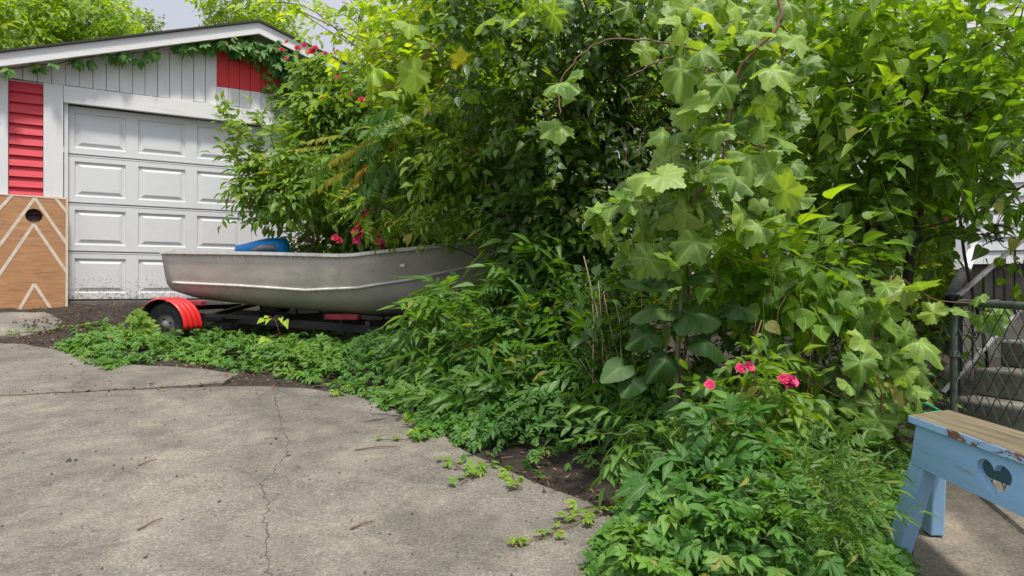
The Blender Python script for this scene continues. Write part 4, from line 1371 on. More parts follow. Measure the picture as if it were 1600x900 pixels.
# far trees
plant('far_tree', 'bright yellow-green tree rising behind the left end of the garage roof', 'tree', (-13.5, 19),
      thin([B(-40, 60, 17, 150, 90, 1.6, 900, .55), B(60, 30, 18, 110, 62, 1.6, 900, .5), B(140, 35, 18, 70, 40, 1.4, 480, .45), B(120, 75, 18, 120, 30, 1.4, 420, .45), B(185, 62, 18, 42, 22, 1.2, 150, .42), B(30, -30, 18, 150, 60, 1.6, 500, .55)], 0.6, 1),
      TP['far'], M['L_far'], M['bark'], .16, hub=P(60, 120, 18.5), group=None, ntw=14)
plant('far_tree', 'small dark green tree top behind the garage roof, right of the yellow-green tree', 'tree', (-11.5, 23),
      [B(228, 60, 22, 32, 24, 1.2, 260, .4), B(205, 75, 22, 36, 18, 1, 140, .4)], TP['far'], M['L_fardark'], M['bark'], .12, hub=P(226, 110, 22), ntw=5)
plant('far_tree', 'airy pale green tree behind the peak of the garage roof', 'tree', (-6.3, 17),
      thin([B(372, 12, 16, 50, 28, 1.0, 260, .34), B(420, 52, 16, 48, 34, 1.0, 380, .34), B(395, -15, 16, 75, 36, 1.2, 340, .38), B(450, 85, 16, 28, 30, .8, 180, .34), B(350, 30, 16, 24, 14, .8, 60, .3), B(475, 135, 16, 36, 30, .8, 180, .34)], 0.6, 1),
      TP['far'], M['L_far'], M['bark'], .13, hub=P(415, 130, 16.3), ntw=10)
# backdrop trees beyond the thicket
bt = [(600, 190, 13, 70, 90), (700, 60, 14, 130, 120), (860, 190, 13, 140, 170), (1040, 60, 14.5, 150, 120), (1160, 260, 13.5, 140, 160), (1330, 80, 14, 150, 130), (1400, 300, 12.5, 130, 150)]
bl_ = ['tall light tree in the background, above the bow of the boat', 'tall light tree in the background at the top centre-left', 'broad bushy tree in the background behind the dark centre tree',
       'tree in the background behind the big grape leaves at the top', 'broad bushy tree in the background behind the grape vine', 'tree in the background behind the heart-leaved tree', 'bushy tree in the background left of the white house']
for (px, py, Y, rx, ry), lb in zip(bt, bl_):
    pp = P(px, 450, Y)
    plant('background_tree', lb, 'tree', (pp[0], Y + .5),
          thin([B(px, py, Y, rx, ry, 1.6, 1000, .50, tint=(.42, .3)), B(px + rx * .5, py + ry * .9, Y - .4, rx * .7, ry * .7, 1.3, 420, .46, tint=(.35, .3)), B(px - rx * .6, py + ry * .8, Y + .3, rx * .7, ry * .7, 1.3, 420, .46, tint=(.35, .3))], 0.5, 0.8),
          TP['far'], M['L_far'], M['bark_dark'], .12, hub=P(px, min(330, py + 160), Y), group='trees in the background beyond the thicket', ntw=12)
for px, Y, lb in ((620, 10.5, 'shaded low shrub in the background behind the boat bow'), (800, 10.5, 'shaded low shrub in the background behind the middle of the thicket'), (980, 10, 'shaded low shrub in the background behind the dry stems'), (1180, 9.5, 'shaded low shrub in the background behind the pink rose bush'), (1370, 9, 'shaded low shrub in the background beside the dark trunk')):
    pp = P(px, 450, Y)
    plant('background_shrub', lb, 'shrub', (pp[0], Y), thin([B(px, 400, Y, 120, 120, .9, 900, .34, tint=(.45, .3)), B(px + 40, 520, Y - .4, 100, 60, .7, 300, .34, tint=(.3, .25))], 0.6, 0.85),
          TP['far'], M['L_fardark'] if px % 3 else M['L_far'], M['bark_dark'], .04, hub=P(px, 440, Y), group='shrubs in the background beyond the thicket')

# creeper under the garage rake
def gw_(s, o, z): return np.array([GP[0] + .855 * s + .52 * o, GP[1] + .52 * s - .855 * o, z])
cr = empty('creeper_vine', gw_(2.9, .12, GZ), 0, 'dark green creeper trained under the garage roof edge and over the red gable panel', 'vine')
co_ = np.array(cr.location)
L = Leaves(); mb = MB()
path = []
for px, py in ((0, 108), (30, 106), (55, 102), (90, 100), (115, 92), (150, 88), (190, 86), (230, 80), (262, 72), (300, 68), (340, 62), (380, 66), (420, 84), (450, 96), (470, 120), (480, 160)):
    s_, z_ = lp(px, py, .10); path.append(gw_(s_, .10, z_))
mb.tube([p - co_ for p in path], .006, 6)
mb.tube([gw_(3.1, .08, GZ) - co_, gw_(2.95, .08, 1.8) - co_, gw_(3.0, .08, 2.6) - co_, path[-1] - co_], [.02, .016, .012, .008], 7)
nrmv = np.array([.52, -.855, 0])
for i in range(len(path) - 1):
    a, b = path[i], path[i + 1]; k = int(np.linalg.norm(b - a) / .02 * (.7 if i > 7 else (.32 if i > 3 else .22)))
    if i in (2, ): k = 3
    for _ in range(k):
        p = a + (b - a) * random.random() + rng.normal(0, .022, 3) + nrmv * random.uniform(0, .08)
        L.put(TP['palm'], p, [random.gauss(0, .5) * .855, random.gauss(0, .5) * .52 - .2, -random.uniform(.3, 1.1)], nrmv + np.array([0, 0, .5]) + rng.normal(0, .25, 3), random.uniform(.13, .20), .3 + .25 * random.random())
for px, py, rx, ry, n in ((408, 70, 40, 11, 62), (438, 92, 20, 18, 42), (458, 130, 12, 24, 28), (378, 66, 22, 8, 26), (472, 170, 16, 30, 40)):
    for _ in range(n):
        s_, z_ = lp(px + rx * rng.uniform(-1, 1), py + ry * rng.uniform(-1, 1), .1)
        L.put(TP['palm'], gw_(s_, random.uniform(.02, .2), z_), [rng.normal(0, .6), -.2, -random.uniform(.1, 1)], nrmv + np.array([0, 0, .5]) + rng.normal(0, .3, 3), random.uniform(.14, .21), .2 + .3 * random.random())
strand = [(412, 100), (418, 120), (424, 135), (428, 150), (432, 165), (438, 178), (452, 190)]
sp_ = [gw_(*(lambda q: (q[0], .06, q[1]))(lp(px, py, .06))) for px, py in strand]
mb.tube([p - co_ for p in sp_], .004, 5)
for p in sp_:
    for _ in range(5): L.put(TP['palm'], p + rng.normal(0, .035, 3), [rng.normal(0, .6), -.3, -.5], nrmv + rng.normal(0, .3, 3), random.uniform(.09, .14), .85)
mb.build('stem', M['redstem'], cr, True)
L.build('leaves', M['L_creeper'], cr, co_)

# flower heads
def flower(px, py, Y, r, mat, parent, name='flower', face=(0, -1, .5), n=18):
    c = P(px, py, Y); mb = MB(); f = Vector(face).normalized()
    q = f.to_track_quat('Z', 'Y')
    for i in range(n):
        lay = i / n; a = i * 2.4; tilt = R(20 + 62 * (1 - lay))
        rr = r * (.45 + .65 * lay)
        wd = rr * .62
        pts = []
        for v in (0, .35, .7, 1):
            for u in (-1, -.35, .35, 1):
                h = wd * u * (math.sin(math.pi * min(.9, v * .75 + .12)))
                rad = rr * v * math.cos(tilt * (1 - .45 * v)); z = rr * v * math.sin(tilt * (1 - .45 * v)) + (u * u) * r * .12
                p = Vector((rad * math.cos(a) - h * math.sin(a), rad * math.sin(a) + h * math.cos(a), z))
                pts.append(Vector(c) + q @ p + Vector(rng.normal(0, r * .03, 3)))
        F = [(j * 4 + k, j * 4 + k + 1, j * 4 + k + 5, j * 4 + k + 4) for j in range(3) for k in range(3)]
        mb.add([p - Vector(parent.location) for p in pts], F)
    return mb.build(name, mat, parent, True)
# red climbing rose by the garage corner
def rose_extra(pts, mat, size):
    def f(L, mb, base): pass
    return f
cl = plant('climbing_rose', 'tall red-flowering climbing rose at the right side of the garage', 'rose', (-2.25, 8.2),
      [B(500, 118, 8.0, 30, 24, .25, 190, .17, tint=(.5, .25)), B(525, 180, 8.0, 50, 45, .4, 420, .19, tint=(.45, .25)), B(600, 165, 8.0, 60, 65, .45, 420, .21, tint=(.45, .3)),
       B(505, 230, 7.9, 50, 45, .35, 300, .19, tint=(.5, .25)), B(575, 260, 7.8, 75, 55, .45, 450, .19, tint=(.5, .3)), B(495, 295, 7.7, 42, 42, .35, 240, .18, tint=(.45, .25)),
       B(570, 340, 7.6, 85, 45, .4, 480, .18, tint=(.5, .25)), B(660, 340, 7.6, 80, 60, .5, 600, .19, tint=(.3, .25)), B(482, 175, 7.8, 22, 28, .2, 90, .15, tint=(.65, .2)), B(540, 400, 7.7, 110, 40, .4, 500, .19, tint=(.15, .2))],
      TP['rose'] + TP['trifol'], M['L_rose'], M['redstem'], .028, hub=P(560, 330, 8.0), ntw=5)
for px, py, r in ((440, 78, .035), (447, 92, .03), (465, 76, .045), (475, 72, .04), (486, 82, .06), (492, 76, .045), (508, 84, .035), (527, 84, .05), (519, 94, .035), (528, 122, .04), (547, 146, .03), (565, 157, .05), (448, 66, .03), (505, 152, .03)):
    flower(px, py, 7.3, r * .85, M['crimson'], cl, 'flower', (rng.normal(0, .3), -1, .6), 14)
for px, py, r in ((570, 333, .045), (560, 352, .04), (556, 362, .045), (562, 368, .04), (557, 376, .045), (566, 358, .035), (592, 378, .05), (590, 368, .035), (597, 383, .04), (524, 372, .04), (530, 376, .035), (569, 342, .03), (608, 350, .03)):
    flower(px, py, 6.6, r, M['pink'] if r > .042 else M['crimson'], cl, 'flower', (rng.normal(0, .3), -1, .4), 14)

# light shrub reaching over the garage door
def arm(px0, py0, px1, py1, Y0, Y1, n, size, mat_t, spread=12, tint=(.6, .25)):
    def f(L, mb, base):
        a = P(px0, py0, Y0); b = P(px1, py1, Y1)
        pts = limb(mb, a - base, b - base, .008, .003, 5, 8, .05)
        for i in range(n):
            t = random.random() ** .8; k = min(len(pts) - 2, int(t * (len(pts) - 1))); q = np.array(pts[k]) + base
            q = q + (np.array(pts[k + 1]) - np.array(pts[k])) * random.random() + rng.normal(0, spread / FPX * Y0, 3) * (1, 1, .8)
            d = (b - a) / np.linalg.norm(b - a)
            L.put(mat_t, q, d + rng.normal(0, .6, 3) + np.array([0, 0, -.1]), np.array([0, -.5, 1]) + rng.normal(0, .35, 3), size * random.uniform(.7, 1.2), np.clip(tint[0] + tint[1] * rng.normal(), 0, 1))
    return f
def multi(*fs):
    def f(L, mb, base):
        for g_ in fs: g_(L, mb, base)
    return f
plant('shrub', 'loose light green shrub whose branches reach across the garage door', 'shrub', (-2.2, 7.3),
      [B(435, 255, 7.0, 36, 26, .25, 90, .16, tint=(.6, .25)), B(440, 305, 6.9, 36, 30, .25, 120, .16, tint=(.45, .25)), B(400, 290, 7.0, 28, 30, .2, 70, .15, tint=(.4, .25)), B(490, 290, 6.9, 40, 42, .25, 130, .16, tint=(.5, .25))],
      TP['trifol'], M['L_rose'], M['redstem'], .016, hub=P(490, 380, 7.1), ntw=5,
      extra=multi(arm(450, 290, 352, 180, 6.9, 6.9, 55, .16, TP['trifol'], 9, (.75, .2)), arm(440, 300, 368, 238, 6.9, 6.9, 40, .16, TP['trifol'], 8, (.7, .2)), arm(450, 330, 385, 330, 6.9, 6.8, 22, .13, TP['trifol'], 10, (.4, .2)),
                  arm(450, 330, 375, 350, 6.9, 6.8, 7, .1, TP['leaf'], 6, (.3, .2)), arm(440, 270, 380, 270, 6.9, 6.8, 26, .15, TP['trifol'], 12, (.5, .2)), arm(430, 240, 410, 185, 6.9, 6.9, 18, .15, TP['trifol'], 8, (.8, .2))))
# tree-of-heaven-like sapling with turning leaves
sapl = plant('sapling', 'leaning sapling with long leaf fronds, some turning yellow and orange', 'sapling', (.25, 5.6),
      thin([B(640, 240, 6.2, 70, 50, .4, 90, .42, tint=(.3, .25), hang=.5), B(700, 210, 6.0, 70, 60, .4, 100, .42, tint=(.3, .3), hang=.5), B(560, 250, 6.4, 50, 22, .2, 22, .40, tint=(.8, .2))], 0.7, 0.85),
      TP['ailanthus'], M['L_ash'], M['bark'], .022, hub=P(790, 370, 5.7), ntw=3,
      extra=lambda L, mb, base: limb(mb, P(790, 370, 5.7) - base, P(655, 205, 6.1) - base, .016, .005, 7, 9, .02))
L = Leaves(); au = sapl; co_ = np.array(au.location); mb = MB()
for px, py, dx, dz in ((590, 205, -1, -.15), (560, 225, -1, -.2), (520, 212, -1, .05), (600, 240, -.8, -.4), (570, 255, -1, -.4), (545, 235, -1, -.25), (610, 220, -.6, -.6), (530, 270, -1, -.2), (560, 285, -.8, -.5), (500, 228, -1, 0), (640, 100, -.7, -.5), (655, 130, -.5, -.8), (690, 60, -.6, -.6)):
    o_ = P(px, py, 6.1)
    L.put(TP['ailanthus'], o_ - np.array([dx, 0, dz]) * .12, [dx, -.25, dz], [0, -.5, 1], .33, .1 + .8 * random.random() ** 1.6)
    limb(mb, P(700, 260, 6.2) - co_, o_ - co_ - np.array([dx, 0, dz]) * .12, .006, .002, 5, 5, .05)
mb.build('branch', M['bark'], au, True); L.build('turning_fronds', M['L_autumn'], au, co_)

# light tree top-left of centre
plant('light_tree', 'yellow-green tree with thin hanging leaves above the boat, left of the dark tree', 'tree', (-.6, 7.0),
      thin([B(622, 60, 6.6, 40, 50, .45, 120, .32, tint=(.7, .25)), B(665, 30, 6.4, 70, 50, .5, 230, .34, tint=(.65, .3)), B(700, 110, 6.3, 80, 70, .5, 330, .33, tint=(.55, .3)), B(655, 130, 6.4, 48, 60, .4, 200, .33, tint=(.6, .3)),
       B(560, 22, 6.7, 30, 18, .3, 14, .28, tint=(.6, .3)), B(740, 190, 6.3, 80, 70, .5, 330, .32, tint=(.4, .3)), B(700, 262, 6.4, 80, 60, .5, 380, .30, tint=(.5, .3)), B(805, 275, 6.4, 75, 70, .5, 420, .32, tint=(.5, .35)), B(720, -30, 6.4, 110, 50, .6, 300, .36, tint=(.5, .3))], 0.5, 0.80),
      TP['ovspray'], M['L_yel'], M['bark'], .05, hub=P(740, 200, 6.6), ntw=7,
      extra=multi(arm(600, 90, 415, 5, 6.6, 6.5, 7, .3, TP['ovspray'], 12, (.8, .2)), arm(600, 60, 515, 150, 6.6, 6.5, 12, .24, TP['ovspray'], 12, (.6, .2)), arm(600, 60, 520, 20, 6.6, 6.5, 14, .26, TP['ovspray'], 12, (.6, .2))))
def arcs(lst, r=.004):
    def f(L, mb, base):
        for (a, b, c, d, e, g_), Y in lst:
            mb.tube([p for p in curve([P(a, b, Y) - base, P(c, d, Y - .1) - base, P(e, g_, Y - .25) - base], 8)], [r * (1 - .6 * k / 16) for k in range(17)], 5)
    return f
plant('airy_shrub', 'airy pale green shrub of fine leafy sprays above the bow of the boat', 'shrub', (.2, 5.9),
      [B(655, 210, 5.7, 48, 36, .3, 95, .20, tint=(.75, .3)), B(720, 255, 5.6, 60, 44, .35, 150, .20, tint=(.65, .3)), B(790, 230, 5.5, 60, 50, .35, 150, .20, tint=(.5, .3)), B(690, 318, 5.6, 55, 36, .3, 120, .19, tint=(.65, .3)), B(770, 318, 5.5, 60, 40, .3, 140, .19, tint=(.55, .3)), B(850, 290, 5.4, 60, 60, .3, 140, .19, tint=(.4, .3)), B(600, 330, 5.9, 50, 26, .25, 70, .18, tint=(.75, .25)), B(745, 170, 5.7, 60, 36, .3, 110, .2, tint=(.7, .3))],
      TP['ashfine'] + TP['rose'][:2], M['L_rose'], M['bark'], .018, hub=P(840, 420, 5.6), ntw=7,
      extra=arcs([((900, 520, 850, 330, 700, 240), 5.6), ((880, 520, 800, 380, 690, 330), 5.6), ((910, 500, 880, 300, 790, 160), 5.5), ((900, 500, 760, 330, 640, 260), 5.7), ((930, 520, 900, 350, 850, 200), 5.4), ((870, 500, 740, 400, 660, 380), 5.7), ((900, 480, 820, 250, 720, 150), 5.6)], .007))
# the dark centre tree
plant('dark_tree', 'dark green many-branched tree at the top centre with nearly black limbs', 'tree', (.95, 5.3),
      thin([B(800, 90, 4.9, 90, 70, .45, 300, .27), B(890, 60, 4.9, 90, 65, .5, 330, .27), B(980, 50, 5.0, 90, 60, .5, 300, .27), B(850, 200, 4.9, 95, 80, .5, 400, .26), B(950, 180, 5.0, 90, 90, .5, 380, .26), B(1040, 150, 5.1, 80, 90, .5, 300, .26), B(1000, 260, 5.0, 110, 80, .5, 400, .25),
       B(880, 310, 5.0, 110, 70, .5, 460, .24, tint=(.15, .15)), B(830, 325, 5.2, 70, 50, .45, 230, .24, tint=(.2, .2)), B(960, 380, 5.0, 110, 60, .5, 420, .24, tint=(.1, .1)), B(760, 20, 5.0, 80, 50, .4, 200, .28), B(900, -40, 5.0, 200, 50, .6, 400, .3), B(740, 260, 5.6, 60, 50, .4, 160, .25, tint=(.3, .2)), B(1080, 20, 5.1, 90, 60, .4, 220, .27)], 0.32, 0.86),
      TP['ovspray'], M['L_tree'], M['bark_dark'], .055, hub=P(990, 300, 5.3), ntw=12, limbr=.42,
      extra=lambda L, mb, base: [limb(mb, P(a, b, 5.2) - base, P(c, d, 5.0) - base, r, r * .4, 7, 9, .04) for a, b, c, d, r in ((960, 220, 950, -20, .05), (1080, 140, 1075, -30, .045), (1000, 300, 1078, 120, .045), (990, 300, 965, 160, .04), (960, 190, 790, -20, .018), (1000, 290, 830, 120, .018), (900, 400, 720, 230, .016), (920, 420, 780, 330, .014))])
# right tree, heart-shaped leaves, yellow where the sun shines through
plant('heart_leaved_tree', 'leaning slender tree at the upper right with large hanging heart-shaped leaves', 'tree', (1.75, 4.35),
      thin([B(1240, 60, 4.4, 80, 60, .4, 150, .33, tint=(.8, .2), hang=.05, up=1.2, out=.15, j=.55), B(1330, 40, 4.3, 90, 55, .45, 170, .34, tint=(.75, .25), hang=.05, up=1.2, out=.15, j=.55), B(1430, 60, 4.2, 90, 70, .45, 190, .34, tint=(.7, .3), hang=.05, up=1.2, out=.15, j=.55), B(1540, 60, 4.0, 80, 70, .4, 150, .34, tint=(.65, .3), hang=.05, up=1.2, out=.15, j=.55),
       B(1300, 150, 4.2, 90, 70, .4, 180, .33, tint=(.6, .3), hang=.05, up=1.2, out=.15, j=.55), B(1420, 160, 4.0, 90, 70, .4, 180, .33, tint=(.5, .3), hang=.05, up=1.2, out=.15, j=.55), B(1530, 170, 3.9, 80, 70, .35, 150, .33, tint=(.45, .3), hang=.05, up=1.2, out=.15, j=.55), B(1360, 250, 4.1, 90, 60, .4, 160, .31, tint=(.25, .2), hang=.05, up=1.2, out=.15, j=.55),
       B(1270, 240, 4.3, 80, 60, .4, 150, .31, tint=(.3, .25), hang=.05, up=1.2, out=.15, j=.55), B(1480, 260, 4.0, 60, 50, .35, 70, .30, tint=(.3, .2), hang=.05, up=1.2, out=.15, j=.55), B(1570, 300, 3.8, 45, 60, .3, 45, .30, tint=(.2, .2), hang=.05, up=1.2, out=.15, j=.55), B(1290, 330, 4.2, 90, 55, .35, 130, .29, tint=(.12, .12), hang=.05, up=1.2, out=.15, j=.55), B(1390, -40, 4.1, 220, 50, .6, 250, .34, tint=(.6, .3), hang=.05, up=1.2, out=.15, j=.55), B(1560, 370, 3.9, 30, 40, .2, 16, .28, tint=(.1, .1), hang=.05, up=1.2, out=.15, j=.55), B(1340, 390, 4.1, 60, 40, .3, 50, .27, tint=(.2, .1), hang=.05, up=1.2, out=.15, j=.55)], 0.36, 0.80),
      TP['heartspray'] + TP['ovspray'][:2], M['L_box'], M['bark'], .032, hub=P(1375, 400, 4.2), ntw=7, limbr=.3,
      extra=lambda L, mb, base: [limb(mb, P(a, b, Y) - base, P(c, d, Y) - base, r, r * .5, 8, 9, .02) for a, b, c, d, Y, r in ((1375, 400, 1430, 190, 4.2, .026), (1430, 190, 1490, 10, 4.1, .018), (1365, 430, 1330, 640, 4.2, .026))])
plant('dark_trunk_tree', 'young tree with a straight dark trunk left of the wire gate', 'tree', (2.47, 4.6),
      thin([B(1450, 120, 4.7, 90, 60, .4, 120, .3, tint=(.4, .3)), B(1440, 220, 4.7, 80, 50, .4, 90, .28, tint=(.25, .2)), B(1420, 330, 4.9, 60, 60, .3, 60, .26, tint=(.2, .2)), B(1410, 520, 4.9, 60, 70, .3, 80, .26, tint=(.15, .15))], 0.7, 0.8),
      TP['heartspray'], M['L_tree'], M['bark_dark'], .040, hub=P(1447, 270, 4.55), ntw=5, limbr=.35)
# grape vine
def big_leaves(L, mb, base, spots, tms, size, tint=(.5, .25), Y=3.1, stem=None, face=(.05, -.5, .95), hangd=(0, -.5, -.5), sj=.5, mi=0):
    for px, py, s_ in spots:
        o_ = P(px, py, Y + rng.normal(0, .12))
        D = np.array(hangd) + rng.normal(0, sj, 3) + np.array([rng.normal(0, .5), 0, 0]); Nn = np.array(face) + rng.normal(0, .45, 3)
        d = D / np.linalg.norm(D)
        L.put(tms, o_ - d * size * s_ * .5, D, Nn, size * s_ * random.uniform(.75, 1.12), np.clip(tint[0] + tint[1] * rng.normal(), 0, 1), mi)
def rspots(n, px, py, rx, ry, s0=.7, s1=1.15):
    r = []
    for _ in range(n):
        a = random.random() * 6.283; q = math.sqrt(random.random()); r.append((px + rx * q * math.cos(a), py + ry * q * math.sin(a), random.uniform(s0, s1)))
    return r
gv = np.array([1.0, 3.35, GD(1.0, 3.35)])
root = empty('grape_vine', gv, 0, 'large wild grape vine with broad pale lobed leaves draping the centre of the thicket', 'vine')
L = Leaves(); mb = MB()
named = [(888, 122, 1.15), (872, 196, 1.15), (1066, 100, 1.2), (1095, 80, 1), (1110, 150, 1.1), (1060, 208, 1.1), (1040, 240, 1.1), (1020, 270, .9), (990, 312, 1.15), (1000, 300, 1), (1090, 372, 1.2), (1050, 420, .75), (1018, 400, .95), (935, 340, .8), (960, 318, .9), (1170, 240, 1.2), (1215, 215, 1.1), (1205, 265, 1.15), (1220, 300, 1.1), (1180, 90, 1.1), (1200, 105, 1.1), (1140, 290, 1), (1160, 325, .95), (1070, 180, 1), (1110, 210, 1), (1130, 250, 1.1), (1240, 60, 1), (1060, 30, 1), (1100, 20, 1.1), (1150, 10, 1), (1180, 50, 1), (1075, 330, 1.3), (1190, 350, .9), (870, 130, .9), (1130, 130, 1), (1015, 440, .7), (640, 60, 1.1), (620, 95, .9), (605, 140, .8)]
named = [q for q in named if q[0] > 800]
big_leaves(L, mb, gv, named, TP['grape'], .135, (.65, .3), 2.95); big_leaves(L, mb, gv, [(a + rng.normal(0, 22), b + rng.normal(0, 22), c * .9) for a, b, c in named if a > 930], TP['grape'], .12, (.6, .3), 3.0)
for args in ((60, 1130, 180, 110, 135), (30, 1190, 90, 80, 80), (20, 1060, 320, 80, 80), (16, 1100, 60, 100, 60), (18, 1200, 290, 55, 70), (8, 970, 330, 50, 40), (10, 1050, 400, 70, 50)):
    big_leaves(L, mb, gv, rspots(*args), TP['grape'], .12, (.3, .3), 3.3)
for args in ((30, 1130, 0, 160, 30), (10, 840, 20, 60, 25)):
    big_leaves(L, mb, gv, rspots(*args), TP['grape'], .12, (.4, .3), 3.4)
# woody stems and tendrils
for pts_, r in (([(1060, 640), (1075, 480), (1078, 330), (1130, 250), (1150, 120), (1215, 40), (1216, -20)], .008), ([(1078, 350), (1040, 320), (960, 320)], .004), ([(1150, 130), (1060, 90), (980, 120)], .004), ([(1075, 360), (1130, 340), (1230, 360)], .0035), ([(1130, 220), (1200, 230)], .004), ([(1090, 470), (1065, 400), (1050, 410)], .003), ([(1150, 90), (960, 60), (880, 120), (875, 180)], .004), ([(1220, 40), (1232, 60), (1205, 130), (1190, 170)], .004)):
    ps = [P(a, b, 3.1 + .05 * math.sin(i)) - gv for i, (a, b) in enumerate(pts_)]; mb.tube([p + rng.normal(0, .0025, 3) for p in curve(ps, 10)], r, 6)
mb.tube([(0, 0, -.05), P(1060, 640, 3.1) - gv], .009, 7)
for _ in range(46):
    a = P(random.uniform(950, 1230), random.uniform(60, 470), 2.95) - gv; q = [a]; ang = random.uniform(0, 6)
    d = np.array([math.cos(ang), -.3, -abs(math.sin(ang))])
    for i in range(12):
        d = d + rng.normal(0, .25, 3) * .6 + np.array([0, 0, -.08]); q.append(q[-1] + d / np.linalg.norm(d) * .014)
    mb.tube(q, .0013, 4)
mb.build('stem', M['redstem'], root, True); L.build('leaves', M['L_grape'], root, gv)
# second vine on the left branch
gv2 = np.array([-.5, 4.6, GD(-.5, 4.6)])
gv = P(700, 110, 4.7); gv[2] = float(gv[2])
root = empty('grape_vine', gv, 0, 'few translucent lime grape leaves hanging from the yellow-green tree at the top left of centre', 'vine')
L = Leaves(); mb = MB()
sp2 = [(678, 70, 1.1), (655, 110, 1.1), (590, 105, 1.0), (605, 142, .7), (765, 30, .9), (770, 75, 1), (700, 20, 1), (745, 50, 1), (672, 160, .8), (720, 100, .8), (800, 45, .8), (590, 60, .8), (640, 35, .8), (735, 145, .8), (460, 12, .5), (475, 20, .5), (810, 105, .8)]
big_leaves(L, mb, gv, sp2, TP['grape'], .17, (.9, .15), 4.7)
for a, b in zip(sp2[:-1], sp2[1:]): limb(mb, P(a[0], a[1], 4.75) - gv, P(b[0], b[1], 4.75) - gv, .004, .003, 5, 6, .05)
mb.build('stem', M['redstem'], root, True); L.build('leaves', M['L_box'], root, gv)
# lower right grape vine
gv = np.array([1.62, 3.15, GD(1.62, 3.15)])
root = empty('grape_vine', gv, 0, 'low grape vine with fresh green lobed leaves hanging left of the bench and gate', 'vine')
L = Leaves(); mb = MB()
nm = [(1432, 448, 1.1), (1385, 448, .9), (1377, 482, .95), (1415, 520, 1.15), (1430, 530, 1), (1350, 528, 1), (1390, 555, 1.15), (1365, 590, 1.1), (1415, 580, 1), (1405, 610, 1), (1375, 650, 1), (1290, 628, .8), (1325, 632, .7), (1375, 690, .9), (1460, 490, .9), (1340, 470, .8), (1440, 610, .7), (1285, 580, .8), (1505, 485, .7), (1540, 490, .9), (1530, 465, .7), (1570, 480, .7), (1325, 600, .9), (1345, 560, .9)]
big_leaves(L, mb, gv, nm, TP['grape'], .118, (.5, .3), 2.9)
big_leaves(L, mb, gv, rspots(26, 1400, 540, 70, 110), TP['grape'], .12, (.3, .25), 3.15)
for pts_, r in (([(1390, 760), (1380, 640), (1365, 520), (1392, 430)], .006), ([(1280, 560), (1330, 530), (1380, 560)], .003), ([(1200, 520), (1290, 610), (1370, 630)], .003), ([(1400, 430), (1470, 470), (1560, 470)], .0035), ([(1180, 500), (1175, 640), (1180, 700)], .003), ([(1275, 470), (1260, 620), (1255, 700)], .003)):
    ps = [P(a, b, 3.0) - gv for a, b in pts_]; mb.tube([p + rng.normal(0, .0025, 3) for p in curve(ps, 10)], r * .7, 6)
mb.build('stem', M['redstem'], root, True); L.build('leaves', M['L_grape'], root, gv)

# ash-like sapling over the bow
ashb = [B(715, 452, 4.9, 48, 16, .2, 34, .25, tint=(.5, .25)), B(745, 490, 4.85, 50, 22, .22, 70, .26, tint=(.45, .2)), B(670, 500, 4.85, 30, 14, .15, 20, .24, tint=(.5, .2)), B(775, 482, 4.9, 44, 20, .22, 70, .27), B(785, 548, 4.7, 92, 34, .35, 240, .28), B(705, 540, 4.8, 45, 22, .22, 60, .27, tint=(.5, .2)), B(862, 470, 5.0, 70, 65, .4, 260, .30), B(800, 620, 4.4, 120, 50, .35, 270, .28), B(870, 560, 4.6, 90, 60, .4, 260, .29), B(900, 660, 4.1, 110, 60, .35, 240, .27, tint=(.25, .15)), B(876, 400, 5.2, 44, 55, .35, 190, .28), B(848, 335, 5.3, 42, 42, .35, 120, .28), B(880, 400, 5.2, 70, 70, .35, 200, .3, tint=(.15, .15)), B(836, 440, 4.9, 30, 34, .25, 70, .27, tint=(.45, .2)), B(960, 620, 4.0, 60, 60, .3, 110, .26, tint=(.2, .15))]
plant('ash_sapling', 'spreading green sapling with narrow drooping leaflets in front of the bow of the boat', 'sapling', (.75, 5.0), ashb, TP['ash'], M['L_ash'], M['bark'], .03, hub=P(900, 520, 4.9), ntw=6,
      extra=lambda L, mb, base: [limb(mb, P(a, b, 4.9) - base, P(c, d, 5.1) - base, r, r * .4, 7, 9, .03) for a, b, c, d, r in ((905, 590, 830, 410, .022), (860, 430, 810, 370, .013), (940, 560, 890, 440, .02))])
